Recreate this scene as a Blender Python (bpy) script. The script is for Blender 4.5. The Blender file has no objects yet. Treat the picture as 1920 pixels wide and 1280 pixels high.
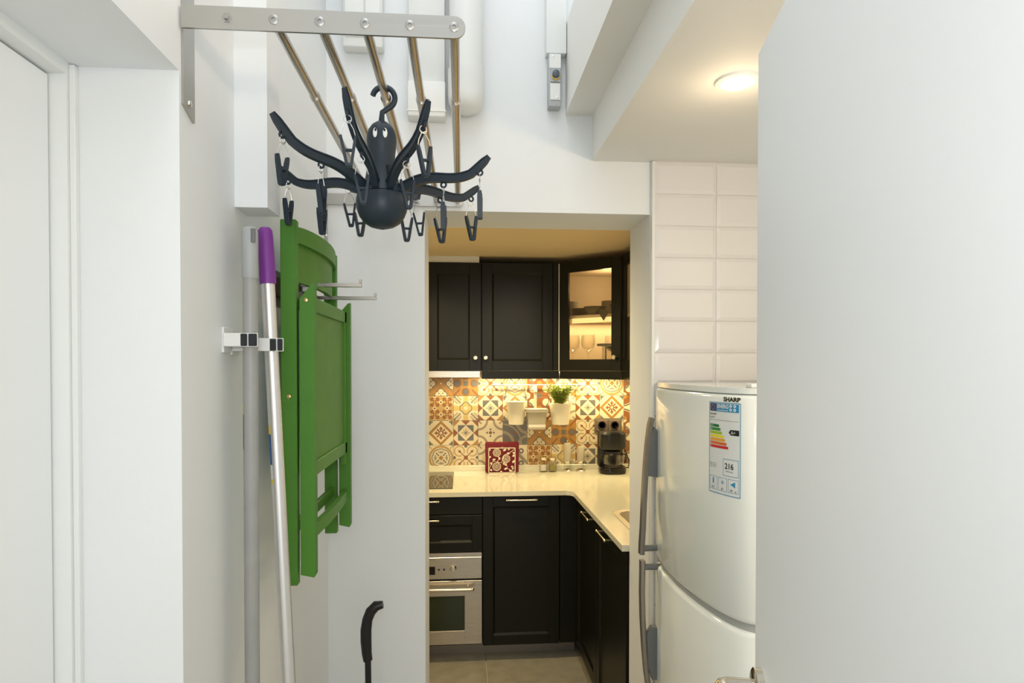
import bpy, bmesh, math, random
from mathutils import Vector, Matrix
random.seed(7)
PI = math.pi
sc = bpy.context.scene
col = sc.collection

# ------------------------------------------------------------------ camera
cam_d = bpy.data.cameras.new('camera'); cam = bpy.data.objects.new('camera', cam_d); col.objects.link(cam)
FPX = 1190.0
YAW = math.atan(94 / FPX); PITCH = math.radians(0.8)
cam.location = (0, 0, 1.52)
cam.rotation_euler = (PI / 2 - PITCH, 0, -YAW)
cam_d.sensor_fit = 'HORIZONTAL'; cam_d.sensor_width = 36.0
cam_d.lens = FPX / 1920 * 36.0
cam_d.shift_y = (46 + FPX * math.tan(PITCH)) / 1920
cam_d.clip_start = 0.02
sc.camera = cam

# ------------------------------------------------------------------ world, lights, exposure
sc.view_settings.view_transform = 'Standard'; sc.view_settings.look = 'None'
sc.view_settings.gamma = 1.0; sc.view_settings.use_curve_mapping = False
sc.view_settings.exposure = 0.03
w = bpy.data.worlds.new('world'); sc.world = w; w.use_nodes = True
bgn = w.node_tree.nodes['Background']
bgn.inputs[0].default_value = (0.955, 0.985, 1.0, 1); bgn.inputs[1].default_value = 0.88

def area(name, loc, rot, sx, sy, power, color):
    l = bpy.data.lights.new(name, 'AREA'); l.shape = 'RECTANGLE'; l.size = sx; l.size_y = sy
    l.energy = power; l.color = color
    o = bpy.data.objects.new(name, l); o.location = loc; o.rotation_euler = rot; col.objects.link(o); return o
def point(name, loc, power, color, rad=0.03):
    l = bpy.data.lights.new(name, 'POINT'); l.energy = power; l.color = color; l.shadow_soft_size = rad
    o = bpy.data.objects.new(name, l); o.location = loc; col.objects.link(o); return o
def spot(name, loc, power, color, ang=2.4, rad=0.03, blend=0.6):
    l = bpy.data.lights.new(name, 'SPOT'); l.energy = power; l.color = color; l.spot_size = ang; l.spot_blend = blend
    l.shadow_soft_size = rad
    o = bpy.data.objects.new(name, l); o.location = loc; col.objects.link(o); return o

WARM = (1.0, 0.82, 0.44)
# the photographer's flash, just above the lens
fl = area('flash_light', (-0.02, -0.03, 1.64), (PI / 2, 0, 0), 0.07, 0.05, 1.9, (0.97, 1.0, 1.0)); fl.data.spread = PI
# daylight of the tall shaft above and the bright room behind the photographer
area('daylight_high', (-0.05, 0.6, 3.55), (0, 0, 0), 0.7, 2.4, 12.0, (0.95, 0.98, 1.0))
area('daylight_rear', (0.3, -1.75, 1.7), (PI / 2, 0, 0), 1.6, 2.0, 12.0, (0.97, 1.0, 1.0))
# lamps of the place, with unseen rear fills added for the lowered ceiling
spot('downlight_lamp', (0.623, 1.401, 2.150), 1.1, (1.0, 0.78, 0.50), 2.9, 0.04)
point('downlight_glow', (0.623, 1.401, 2.080), 0.55, (1.0, 0.76, 0.48), 0.04)
for yy in (0.45, -0.55): point('ceiling_fill_rear', (0.80, yy, 2.02), 9.0, (1.0, 0.78, 0.54), 0.04)  # added unseen lamps, there to spread warm light over the lowered ceiling
area('cabinet_strip_lamp', (0.46, 3.80, 1.452), (0, 0, 0), 0.84, 0.03, 4.6, WARM)
area('corner_strip_lamp', (0.98, 3.70, 1.452), (0, 0, 0), 0.30, 0.03, 2.0, WARM)
spot('hood_lamp', (-0.10, 3.72, 1.47), 4.0, WARM, 2.6, 0.02)
spot('kitchen_lamp', (-0.15, 2.80, 2.09), 28.0, (1.0, 0.80, 0.46), 2.75, 0.05)
spot('kitchen_lamp', (0.32, 2.80, 2.09), 22.0, (1.0, 0.80, 0.46), 2.75, 0.05)
point('glass_cabinet_lamp', (0.84, 3.62, 1.98), 1.4, (1.0, 0.74, 0.42), 0.03)
point('glass_cabinet_lamp', (1.02, 2.95, 1.95), 1.0, (1.0, 0.74, 0.42), 0.03)
area('glass_cabinet_lamp', (0.84, 3.80, 1.780), (0, 0, 0), 0.50, 0.02, 1.6, (1.0, 0.76, 0.42))

# ------------------------------------------------------------------ materials
def mat(name, colr, rough=0.5, metal=0.0, spec=0.5, bump=0.0, bscale=60, vary=0.0, vscale=8, coat=0.0, trans=0.0, ior=1.45):
    m = bpy.data.materials.new(name); m.use_nodes = True
    nt = m.node_tree; b = nt.nodes['Principled BSDF']
    b.inputs['Base Color'].default_value = (*colr, 1); b.inputs['Roughness'].default_value = rough
    b.inputs['Metallic'].default_value = metal; b.inputs['Specular IOR Level'].default_value = spec
    b.inputs['Coat Weight'].default_value = coat; b.inputs['Transmission Weight'].default_value = trans
    b.inputs['IOR'].default_value = ior
    tc = nt.nodes.new('ShaderNodeTexCoord')
    if vary or bump:
        n = nt.nodes.new('ShaderNodeTexNoise'); n.inputs['Scale'].default_value = vscale; n.inputs['Detail'].default_value = 5
        nt.links.new(tc.outputs['Object'], n.inputs['Vector'])
    if vary:
        r = nt.nodes.new('ShaderNodeMapRange')
        r.inputs['From Min'].default_value = 0.3; r.inputs['From Max'].default_value = 0.7
        r.inputs['To Min'].default_value = 1 - vary; r.inputs['To Max'].default_value = 1 + vary
        nt.links.new(n.outputs['Fac'], r.inputs['Value'])
        x = nt.nodes.new('ShaderNodeVectorMath'); x.operation = 'SCALE'
        x.inputs[0].default_value = colr
        nt.links.new(r.outputs['Result'], x.inputs['Scale']); nt.links.new(x.outputs[0], b.inputs['Base Color'])
    if bump:
        n2 = nt.nodes.new('ShaderNodeTexNoise'); n2.inputs['Scale'].default_value = bscale; n2.inputs['Detail'].default_value = 4
        nt.links.new(tc.outputs['Object'], n2.inputs['Vector'])
        bm_ = nt.nodes.new('ShaderNodeBump'); bm_.inputs['Strength'].default_value = bump; bm_.inputs['Distance'].default_value = 0.002
        nt.links.new(n2.outputs['Fac'], bm_.inputs['Height']); nt.links.new(bm_.outputs[0], b.inputs['Normal'])
    return m
def emit(name, colr, s):
    m = bpy.data.materials.new(name); m.use_nodes = True; nt = m.node_tree; b = nt.nodes['Principled BSDF']
    b.inputs['Base Color'].default_value = (*colr, 1)
    b.inputs['Emission Color'].default_value = (*colr, 1); b.inputs['Emission Strength'].default_value = s; return m
def glassy(name, colr, alpha, rough=0.02):
    # thin clear sheet: mostly see-through, with a reflecting surface
    m = bpy.data.materials.new(name); m.use_nodes = True; nt = m.node_tree
    for n in list(nt.nodes):
        if n.type != 'OUTPUT_MATERIAL': nt.nodes.remove(n)
    out = nt.nodes['Material Output']
    t = nt.nodes.new('ShaderNodeBsdfTransparent'); t.inputs[0].default_value = (*colr, 1)
    g = nt.nodes.new('ShaderNodeBsdfGlossy'); g.inputs['Roughness'].default_value = rough
    fr = nt.nodes.new('ShaderNodeLayerWeight'); fr.inputs[0].default_value = alpha
    mx = nt.nodes.new('ShaderNodeMixShader')
    nt.links.new(fr.outputs['Facing'], mx.inputs[0]); nt.links.new(t.outputs[0], mx.inputs[1]); nt.links.new(g.outputs[0], mx.inputs[2])
    nt.links.new(mx.outputs[0], out.inputs[0]); return m
def brushed(name, colr, rough, axis=0, s=0.25):
    m = mat(name, colr, rough, 1.0); nt = m.node_tree; b = nt.nodes['Principled BSDF']
    tc = nt.nodes.new('ShaderNodeTexCoord'); mp = nt.nodes.new('ShaderNodeMapping')
    sca = [400, 400, 400]; sca[axis] = 4; mp.inputs['Scale'].default_value = sca
    n = nt.nodes.new('ShaderNodeTexNoise'); n.inputs['Scale'].default_value = 1; n.inputs['Detail'].default_value = 3
    nt.links.new(tc.outputs['Object'], mp.inputs[0]); nt.links.new(mp.outputs[0], n.inputs['Vector'])
    r = nt.nodes.new('ShaderNodeMapRange'); r.inputs['To Min'].default_value = rough - 0.08; r.inputs['To Max'].default_value = rough + 0.12
    nt.links.new(n.outputs['Fac'], r.inputs['Value']); nt.links.new(r.outputs[0], b.inputs['Roughness'])
    bu = nt.nodes.new('ShaderNodeBump'); bu.inputs['Strength'].default_value = s; bu.inputs['Distance'].default_value = 0.0003
    nt.links.new(n.outputs['Fac'], bu.inputs['Height']); nt.links.new(bu.outputs[0], b.inputs['Normal']); return m

M = {}
M['wall'] = mat('wall_paint', (0.805, 0.825, 0.83), 0.6, bump=0.12, bscale=90, vary=0.012, vscale=3)
M['trim'] = mat('gloss_paint', (0.82, 0.84, 0.83), 0.32, bump=0.03, bscale=40)
M['leaf'] = mat('door_paint', (0.88, 0.905, 0.92), 0.5, bump=0.05, bscale=50)
M['lowceil'] = mat('ceiling_paint', (0.87, 0.86, 0.82), 0.65, bump=0.1, bscale=80)
M['wtile'] = mat('white_glazed_tile', (0.76, 0.74, 0.72), 0.09, spec=0.5)
M['grout'] = mat('pale_grout', (0.72, 0.69, 0.62), 0.8)
M['steel'] = brushed('brushed_steel', (0.50, 0.49, 0.46), 0.30, 0)
M['sink'] = mat('sink_steel', (0.55, 0.50, 0.42), 0.30, 1.0)
M['rivet'] = mat('rivet_steel', (0.42, 0.42, 0.41), 0.38, 1.0)
M['tube'] = mat('polished_tube_steel', (0.48, 0.45, 0.41), 0.24, 1.0)
M['chrome'] = mat('chrome', (0.72, 0.68, 0.60), 0.12, 1.0)
M['nickel'] = mat('satin_nickel', (0.80, 0.72, 0.55), 0.2, 1.0)
M['wire'] = mat('spring_wire', (0.80, 0.80, 0.80), 0.25, 1.0)
M['navy'] = mat('navy_plastic', (0.017, 0.029, 0.043), 0.42, bump=0.04, bscale=200)
M['navyd'] = mat('navy_slot', (0.004, 0.005, 0.007), 0.6)
M['eyew'] = mat('eye_white', (0.9, 0.9, 0.88), 0.4)
M['green'] = mat('green_paint', (0.070, 0.225, 0.018), 0.5, bump=0.12, bscale=140, vary=0.05, vscale=14)
M['greenp'] = mat('green_panel', (0.085, 0.235, 0.025), 0.55, bump=0.3, bscale=220, vary=0.06, vscale=20)
M['brass'] = mat('brass_bolt', (0.75, 0.52, 0.22), 0.3, 1.0)
M['greyp'] = mat('grey_plastic', (0.40, 0.41, 0.41), 0.42)
M['greypole'] = mat('grey_pole', (0.345, 0.345, 0.325), 0.38, vary=0.05, vscale=20)
M['alu'] = mat('aluminium_pole', (0.78, 0.76, 0.74), 0.32, 0.75)
M['purple'] = mat('purple_grip', (0.20, 0.035, 0.27), 0.45)
M['white'] = mat('white_plastic', (0.80, 0.80, 0.77), 0.4)
M['hookblock'] = mat('bronze_and_shade', (0.07, 0.05, 0.03), 0.4, 0.3)
M['rubber'] = mat('dark_rubber', (0.015, 0.018, 0.022), 0.6)
M['black'] = mat('black_plastic', (0.010, 0.010, 0.010), 0.32)
M['blackgl'] = mat('black_gloss', (0.008, 0.006, 0.005), 0.08)
M['cab'] = mat('black_cabinet_paint', (0.008, 0.008, 0.0045), 0.36, spec=0.3, bump=0.05, bscale=120)
M['cabin'] = mat('cabinet_inside', (0.60, 0.50, 0.36), 0.6)
M['cream'] = mat('cream_worktop', (0.76, 0.73, 0.58), 0.08, vary=0.02, vscale=90)
M['kwall'] = mat('kitchen_wall', (0.78, 0.75, 0.68), 0.7)
M['kceil'] = mat('kitchen_ceiling', (0.84, 0.68, 0.42), 0.7)  # white ceiling, with the warm lamp light tinted into its colour
M['floor'] = mat('stone_floor', (0.36, 0.33, 0.25), 0.4, vary=0.12, vscale=14, bump=0.1, bscale=60)
M['plinth'] = mat('plinth_steel', (0.30, 0.27, 0.23), 0.35, 0.6)
M['oven'] = brushed('oven_steel', (0.62, 0.57, 0.50), 0.28, 0)
M['ovenglass'] = mat('oven_glass', (0.030, 0.040, 0.020), 0.06)
M['hob'] = mat('hob_glass', (0.07, 0.06, 0.045), 0.05)
M['fridge'] = mat('fridge_enamel', (0.82, 0.85, 0.81), 0.10, spec=0.5)
M['gasket'] = mat('fridge_gasket', (0.42, 0.43, 0.41), 0.6)
M['fhandle'] = mat('fridge_handle', (0.30, 0.275, 0.24), 0.30, 0.7)
M['fhandled'] = mat('fridge_handle_grey', (0.16, 0.165, 0.165), 0.45)
M['bgold'] = mat('logo_ink', (0.06, 0.045, 0.02), 0.3, 0.5)
M['lab_w'] = mat('label_paper', (0.74, 0.76, 0.74), 0.35)
M['lab_b'] = mat('label_blue', (0.03, 0.27, 0.50), 0.4)
M['lab_n'] = mat('label_navy', (0.02, 0.04, 0.18), 0.4)
M['lab_k'] = mat('label_black', (0.02, 0.02, 0.02), 0.4)
M['lab_g1'] = mat('label_dark_green', (0.0, 0.17, 0.045), 0.4)
M['lab_g2'] = mat('label_green', (0.02, 0.25, 0.04), 0.4)
M['lab_g3'] = mat('label_lime', (0.36, 0.52, 0.02), 0.4)
M['lab_y'] = mat('label_yellow', (0.85, 0.72, 0.02), 0.4)
M['lab_o1'] = mat('label_amber', (0.85, 0.38, 0.03), 0.4)
M['lab_o2'] = mat('label_orange', (0.72, 0.14, 0.02), 0.4)
M['lab_r'] = mat('label_red', (0.62, 0.02, 0.02), 0.4)
M['stick_y'] = mat('sticker_yellow', (0.80, 0.58, 0.02), 0.4)
M['stick_b'] = mat('sticker_blue', (0.015, 0.10, 0.30), 0.4)
M['stick_n'] = mat('sticker_navy', (0.03, 0.035, 0.16), 0.4)
M['pot'] = mat('cream_enamel', (0.78, 0.72, 0.58), 0.3)
M['clear'] = glassy('clear_glass', (0.97, 0.965, 0.945), 0.13)
M['pane'] = glassy('cabinet_pane', (0.92, 0.90, 0.84), 0.10)
M['frost'] = mat('milky_plastic', (0.62, 0.56, 0.43), 0.35, trans=0.3)
M['soap'] = mat('white_contents', (0.86, 0.82, 0.74), 0.5)
M['leafg'] = mat('herb_leaf', (0.20, 0.27, 0.015), 0.55, vary=0.35, vscale=40)
M['stem'] = mat('herb_stem', (0.35, 0.32, 0.10), 0.6)
M['red'] = mat('red_paper', (0.17, 0.008, 0.018), 0.7)
M['holder'] = mat('cream_metal', (0.80, 0.70, 0.54), 0.35)
M['dish'] = mat('grey_stoneware', (0.13, 0.115, 0.085), 0.35)
M['socket'] = mat('socket_brown', (0.24, 0.16, 0.12), 0.35, 0.3)
M['cup'] = mat('pale_stoneware', (0.33, 0.30, 0.24), 0.35)
M['coffee'] = mat('coffee_glass', (0.03, 0.02, 0.012), 0.03)
M['lamp'] = emit('lamp_disc', (1.0, 0.93, 0.80), 12.0)
M['shelfglow'] = emit('shelf_light_strip', (1.0, 0.76, 0.34), 1.0)
M['led'] = emit('led_strip', (1.0, 0.72, 0.34), 7.0)
M['knobgrey'] = mat('dark_grey_knob', (0.10, 0.12, 0.15), 0.35)
M['yellow'] = mat('yellow_ring', (0.75, 0.45, 0.06), 0.4)
M['plate_grey'] = mat('grey_plate', (0.45, 0.47, 0.48), 0.4)

# ------------------------------------------------------------------ patterned cement tiles (flat print, pure node maths)
class G:
    nt = None
    def __init__(s, sock): s.s = sock
    @staticmethod
    def op(o, *a, clamp=False):
        n = G.nt.nodes.new('ShaderNodeMath'); n.operation = o; n.use_clamp = clamp
        for i, v in enumerate(a):
            if isinstance(v, G): G.nt.links.new(v.s, n.inputs[i])
            else: n.inputs[i].default_value = v
        return G(n.outputs[0])
    def __add__(s, o): return G.op('ADD', s, o)
    __radd__ = __add__
    def __sub__(s, o): return G.op('SUBTRACT', s, o)
    def __rsub__(s, o): return G.op('SUBTRACT', o, s)
    def __mul__(s, o): return G.op('MULTIPLY', s, o)
    __rmul__ = __mul__
    def __lt__(s, o): return G.op('LESS_THAN', s, o)
    def __gt__(s, o): return G.op('GREATER_THAN', s, o)
    def __and__(s, o): return G.op('MULTIPLY', s, o)
    def __or__(s, o): return G.op('MAXIMUM', s, o)
def gabs(x): return G.op('ABSOLUTE', x)
def gmin(a, b): return G.op('MINIMUM', a, b)
def gmax(a, b): return G.op('MAXIMUM', a, b)
def dist(x, y, cx, cy): 
    dx = x - cx; dy = y - cy
    return G.op('SQRT', dx * dx + dy * dy)
CRM = (0.66, 0.57, 0.40); ORA = (0.38, 0.20, 0.05); RUS = (0.25, 0.095, 0.03); GRY = (0.14, 0.13, 0.12)
OCH = (0.44, 0.29, 0.11); YEL = (0.56, 0.40, 0.14); LGR = (0.30, 0.25, 0.18)
def d_star(a, b, u, v):
    mx = gmax(a, b)
    return CRM, [(GRY, (mx < .63) & ((a + b) > .63)),
                 (RUS, ((a + (1 - b)) < .37) | ((b + (1 - a)) < .37)),
                 (ORA, ((1 - a) + (1 - b)) < .52), (RUS, (((1 - a) + (1 - b)) < .52) & (u * v > 0)),
                 (GRY, (gmin(a, b) < .025) & (mx < .34)), (GRY, (gabs(a - b) < .035) & (mx < .2))]
def d_diamond(a, b, u, v):
    L = a + b; mx = gmax(a, b); mn = gmin(a, b)
    return CRM, [(ORA, (L < 1.0) & (L > .74)), (RUS, (L < .99) & (L > .93)),
                 (RUS, (mn < .055) & (mx < .52) & (mx > .1)), (RUS, (gabs(a - b) < .08) & (mx < .34) & (mx > .1)),
                 (RUS, (gabs(mx - .36) < .05) & (mn < .14)), (CRM, L < .1),
                 (GRY, (dist(a, b, .86, .86) < .12) | (dist(a, b, .70, .9) < .06) | (dist(a, b, .9, .70) < .06))]
def d_medal(a, b, u, v):
    r = dist(a, b, 0, 0); q = gmin(dist(a, b, .34, 0), dist(a, b, 0, .34)); q = gmin(q, dist(a, b, .3, .3) + .06)
    return CRM, [(OCH, (r < .98) & (r > .82)), (ORA, (r < .98) & (r > .93)), (GRY, (q < .42) & (r < .80)), (CRM, q < .355),
                 (GRY, (gabs(a - b) < .06) & (r < .58) & (r > .22)), (GRY, (dist(a, b, .46, .16) < .05) | (dist(a, b, .16, .46) < .05)), (LGR, (dist(a, b, .45, .0) < .10) | (dist(a, b, .0, .45) < .10)),
                 (ORA, (a + b) < .20), (GRY, (gabs(a - b) < .035) & (r > 1.05))]
def d_scroll(a, b, u, v):
    r = dist(a, b, 0, 0); c = dist(a, b, .52, .52)
    return CRM, [(OCH, (c < .44) & (c > .35)), (CRM, (gabs(a - b) < .17) & (r < .5)), (RUS, (gabs(a - b) < .055) & (r < .85)),
                 (RUS, dist(a, b, .5, .5) < .10), (RUS, r < .17), (GRY, (dist(a, b, 0, .93) < .13) | (dist(a, b, .93, 0) < .13)),
                 (OCH, dist(a, b, 1, 1) < .14)]
def d_circ(a, b, u, v):
    return ORA, [(RUS, (dist(a, b, .68, 0) < .31) | (dist(a, b, 0, .68) < .31)), (GRY, (dist(a, b, .68, 0) < .24) | (dist(a, b, 0, .68) < .24)),
                 (GRY, gmax(a, b) < .19), (RUS, (gabs(a - b) < .10) & (a > .5)), (OCH, dist(a, b, .30, .30) < .07)]
def d_clover(a, b, u, v):
    m = gmax(a, b); n = gmin(a, b); k = gmin(dist(n, m, 0, .66), dist(n, m, .24, .90))
    return OCH, [(ORA, gabs(a - b) < .26), (RUS, gabs(gabs(a - b) - .3) < .035), (GRY, k < .27), (CRM, k < .215),
                 (GRY, dist(n, m, .16, .80) < .06), (CRM, dist(a, b, 0, 0) < .07)]
def d_lattice(a, b, u, v):
    p = gabs(a - .5) * 2; q = gabs(b - .5) * 2; r = dist(p, q, 0, 0)
    return OCH, [(RUS, (gabs(p - q) < .17) & (r < .98)), (RUS, (dist(p, q, .62, .32) < .16) | (dist(p, q, .32, .62) < .16)),
                 (CRM, (dist(p, q, 1, 0) < .32) | (dist(p, q, 0, 1) < .32)), (RUS, (dist(p, q, 1, 0) < .17) | (dist(p, q, 0, 1) < .17)), (OCH, r < .14)]
def d_quat(a, b, u, v):
    q = gmin(dist(a, b, .22, 0), dist(a, b, 0, .22)); r = dist(a, b, 0, 0)
    return CRM, [(YEL, (gmin(a, b) < .2) & (r > .55)), (LGR, (gabs(a - b) < .12) & (r > .6)), (LGR, (gabs(gabs(a - b) - .3) < .06) & (r > .75)),
                 (GRY, q < .31), (YEL, q < .24), (CRM, r < .16), (GRY, dist(a, b, .9, .9) < .07)]
def d_arcs(a, b, u, v):
    c = dist(a, b, 1, 1)
    return CRM, [(LGR, (c < .82) & (c > .64)), (RUS, dist(a, b, 0, 0) < .13), (GRY, (dist(a, b, .27, 0) < .08) | (dist(a, b, 0, .27) < .08)),
                 (LGR, (gabs(a - b) < .09) & (c < .4)), (RUS, c < .14)]
def d_leaf(a, b, u, v):
    c = dist(u, v, -1.1, -.9); e = dist(u, v, 1.1, .9); f = dist(u, v, 1.0, -1.0)
    return GRY, [(LGR, gabs(c - .95) < .12), (LGR, gabs(e - .95) < .12), (LGR, gabs(f - .7) < .09), (LGR, gabs(c - 1.6) < .06), (RUS, dist(u, v, 0, 0) < .12)]
def d_vase(a, b, u, v):
    c = dist(a, b, 1, 0); e = dist(a, b, 0, 1)
    return RUS, [(CRM, dist(a, b, .55, .45) < .30), (GRY, (c < .5) & (c > .38)), (ORA, dist(a, b, 0, 0) < .2), (GRY, e < .2), (CRM, dist(a, b, 1, 1) < .25)]
def d_circle2(a, b, u, v):
    c = dist(a, b, 1, 1)
    return RUS, [(CRM, (c > .75) & (dist(a, b, 0, 0) > .25)), (GRY, gabs(c - .85) < .06), (ORA, c < .3)]
def d_greywhite(a, b, u, v):
    return CRM, [(LGR, gabs(gabs(u + v) - .5) < .17), (GRY, dist(a, b, .5, .5) < .22), (CRM, dist(a, b, .5, .5) < .1), (LGR, dist(a, b, 0, 0) < .2)]
DES = dict(star=d_star, diamond=d_diamond, medal=d_medal, scroll=d_scroll, circ=d_circ, clover=d_clover, lattice=d_lattice,
           quat=d_quat, arcs=d_arcs, leaf=d_leaf, vase=d_vase, circle2=d_circle2, greywhite=d_greywhite)
TS = 0.151
def tile_mat(key):
    m = mat('patterned_tile_' + key, CRM, 0.28); nt = m.node_tree; G.nt = nt
    tc = nt.nodes.new('ShaderNodeTexCoord'); sp = nt.nodes.new('ShaderNodeSeparateXYZ'); nt.links.new(tc.outputs['Object'], sp.inputs[0])
    u = G(sp.outputs['X']) * (2 / TS); v = G(sp.outputs['Z']) * (2 / TS)
    base, layers = DES[key](gabs(u), gabs(v), u, v)
    prev = None
    for c, msk in layers:
        mx = nt.nodes.new('ShaderNodeMix'); mx.data_type = 'RGBA'
        nt.links.new(msk.s, mx.inputs[0])
        if prev is None: mx.inputs[6].default_value = (*base, 1)
        else: nt.links.new(prev, mx.inputs[6])
        mx.inputs[7].default_value = (*c, 1); prev = mx.outputs[2]
    nt.links.new(prev, nt.nodes['Principled BSDF'].inputs['Base Color'])
    return m

# ------------------------------------------------------------------ mesh helpers
class MB:
    def __init__(s): s.v = []; s.f = []
    def add(s, vs, fs):
        n = len(s.v); s.v += [tuple(p) for p in vs]; s.f += [tuple(i + n for i in f) for f in fs]; return s
    def box(s, x0, x1, y0, y1, z0, z1, bev=0.0, seg=2):
        bm = bmesh.new(); bmesh.ops.create_cube(bm, size=1)
        for p in bm.verts:
            p.co = Vector(((x0 + x1) / 2 + p.co.x * (x1 - x0), (y0 + y1) / 2 + p.co.y * (y1 - y0), (z0 + z1) / 2 + p.co.z * (z1 - z0)))
        if bev: bmesh.ops.bevel(bm, geom=bm.edges[:], offset=bev, segments=seg, affect='EDGES', profile=0.5)
        bm.normal_update()
        s.add([p.co.copy() for p in bm.verts], [[p.index for p in f.verts] for f in (bm.verts.index_update() or bm.faces)]); bm.free(); return s
    def obox(s, c, sx, sy, sz, R, bev=0.0):
        t = MB().box(-sx / 2, sx / 2, -sy / 2, sy / 2, -sz / 2, sz / 2, bev)
        c = Vector(c); s.add([R @ Vector(p) + c for p in t.v], t.f); return s
    def prism(s, poly, axis, a0, a1):
        # poly: 2-D points; axis: extrusion axis; the two others in x,y,z order
        n = len(poly)
        def P(p, a):
            if axis == 'x': return (a, p[0], p[1])
            if axis == 'y': return (p[0], a, p[1])
            return (p[0], p[1], a)
        vs = [P(p, a0) for p in poly] + [P(p, a1) for p in poly]
        fs = [list(range(n))[::-1], list(range(n, 2 * n))] + [[i, (i + 1) % n, n + (i + 1) % n, n + i] for i in range(n)]
        return s.add(vs, fs)
    def sweep(s, pts, sec, lat=None, cap=True, radii=None, closed=False):
        # sec: list of (lateral, up) or int (round section); lat: constant lateral vector
        pts = [Vector(p) for p in pts]; n = len(pts)
        k = sec if isinstance(sec, int) else len(sec)
        prev = None; vs = []
        for i, p in enumerate(pts):
            if closed: t = (pts[(i + 1) % n] - pts[i - 1])
            else: t = (pts[min(i + 1, n - 1)] - pts[max(i - 1, 0)])
            t.normalize()
            if lat is not None: l = Vector(lat).normalized()
            else:
                l = prev if prev is not None else (Vector((0, 0, 1)) if abs(t.z) < .9 else Vector((1, 0, 0)))
                l = (l - t * l.dot(t)).normalized(); prev = l
            u = l.cross(t).normalized()
            r = radii[i] if radii else 1.0
            for j in range(k):
                if isinstance(sec, int): a, b = math.cos(2 * PI * j / k), math.sin(2 * PI * j / k)
                else: a, b = sec[j]
                vs.append(p + l * a * r + u * b * r)
        fs = []
        for i in range(n if closed else n - 1):
            i2 = (i + 1) % n
            for j in range(k): fs.append([i * k + j, i * k + (j + 1) % k, i2 * k + (j + 1) % k, i2 * k + j])
        if cap and not closed: fs += [list(range(k))[::-1], [(n - 1) * k + j for j in range(k)]]
        return s.add(vs, fs)
    def tube(s, pts, r, k=12, closed=False):
        rr = r if isinstance(r, list) else [r] * len(pts)
        return s.sweep(pts, k, None, True, rr, closed)
    def lathe(s, prof, c=(0, 0, 0), k=24, axis='z'):
        vs = []; fs = []; c = Vector(c); n = len(prof)
        for r, h in prof:
            for j in range(k):
                a = 2 * PI * j / k; x, y = r * math.cos(a), r * math.sin(a)
                vs.append(c + (Vector((x, y, h)) if axis == 'z' else Vector((x, h, y)) if axis == 'y' else Vector((h, x, y))))
        for i in range(n - 1):
            for j in range(k): fs.append([i * k + j, i * k + (j + 1) % k, (i + 1) * k + (j + 1) % k, (i + 1) * k + j])
        if prof[0][0] > 1e-6: fs.append(list(range(k))[::-1])
        if prof[-1][0] > 1e-6: fs.append([(n - 1) * k + j for j in range(k)])
        return s.add(vs, fs)
    def ball(s, c, r, k=12, sc_=(1, 1, 1)):
        pr = [(math.sin(PI * i / k) * r, -math.cos(PI * i / k) * r) for i in range(k + 1)]
        t = MB().lathe(pr, (0, 0, 0), k + 4); return s.add([(c[0] + p[0] * sc_[0], c[1] + p[1] * sc_[1], c[2] + p[2] * sc_[2]) for p in t.v], t.f)
def wloc(o):
    v = Vector((0, 0, 0))
    while o is not None: v += o.location; o = o.parent
    return v
def obj(name, mb, m, parent=None, local=False, smooth=True, ang=35):
    me = bpy.data.meshes.new(name)
    off = Vector((0, 0, 0)) if (parent is None or local) else wloc(parent)
    bm = bmesh.new()
    vv = [bm.verts.new(Vector(p) - off) for p in mb.v]
    for f in mb.f:
        try: bm.faces.new([vv[i] for i in f])
        except ValueError: pass
    bmesh.ops.remove_doubles(bm, verts=bm.verts[:], dist=1e-6)
    bmesh.ops.recalc_face_normals(bm, faces=bm.faces[:])
    bm.to_mesh(me); bm.free()
    if smooth:
        for p in me.polygons: p.use_smooth = True
        me.set_sharp_from_angle(angle=math.radians(ang))
    me.materials.append(M[m] if isinstance(m, str) else m)
    o = bpy.data.objects.new(name, me); col.objects.link(o)
    if parent is not None: o.parent = parent
    return o
def thing(name, label, cat, loc=(0, 0, 0), group=None, kind=None):
    o = bpy.data.objects.new(name, None); col.objects.link(o); o.location = loc; o.empty_display_size = 0.05
    o['label'] = label; o['category'] = cat
    if group: o['group'] = group
    return o
def tag(o, label=None, cat=None, group=None):
    if label: o['label'] = label
    if cat: o['category'] = cat
    if group: o['group'] = group
    return o
def centre(o):
    # move a lone mesh's origin to its base centre
    me = o.data; n = len(me.vertices)
    xs = [v.co for v in me.vertices]
    c = Vector(((min(p.x for p in xs) + max(p.x for p in xs)) / 2, (min(p.y for p in xs) + max(p.y for p in xs)) / 2, min(p.z for p in xs)))
    for v in me.vertices: v.co -= c
    o.location = o.location + c; return o
def struct(name, mb, m, label=None, parent=None, **k):
    o = obj(name, mb, m, parent, **k)
    if parent is None: o['kind'] = 'structure'
    if label: o['label'] = label
    if parent is None:
        o['category'] = name.split('_')[0]
    return o
def place(name, me, parent, loc, rot=None):
    o = bpy.data.objects.new(name, me); col.objects.link(o); o.parent = parent; o.location = loc
    if rot is not None: o.rotation_euler = rot
    return o
def cyl(mb, c0, c1, r, k=16): return mb.tube([c0, c1], r, k)
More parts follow.
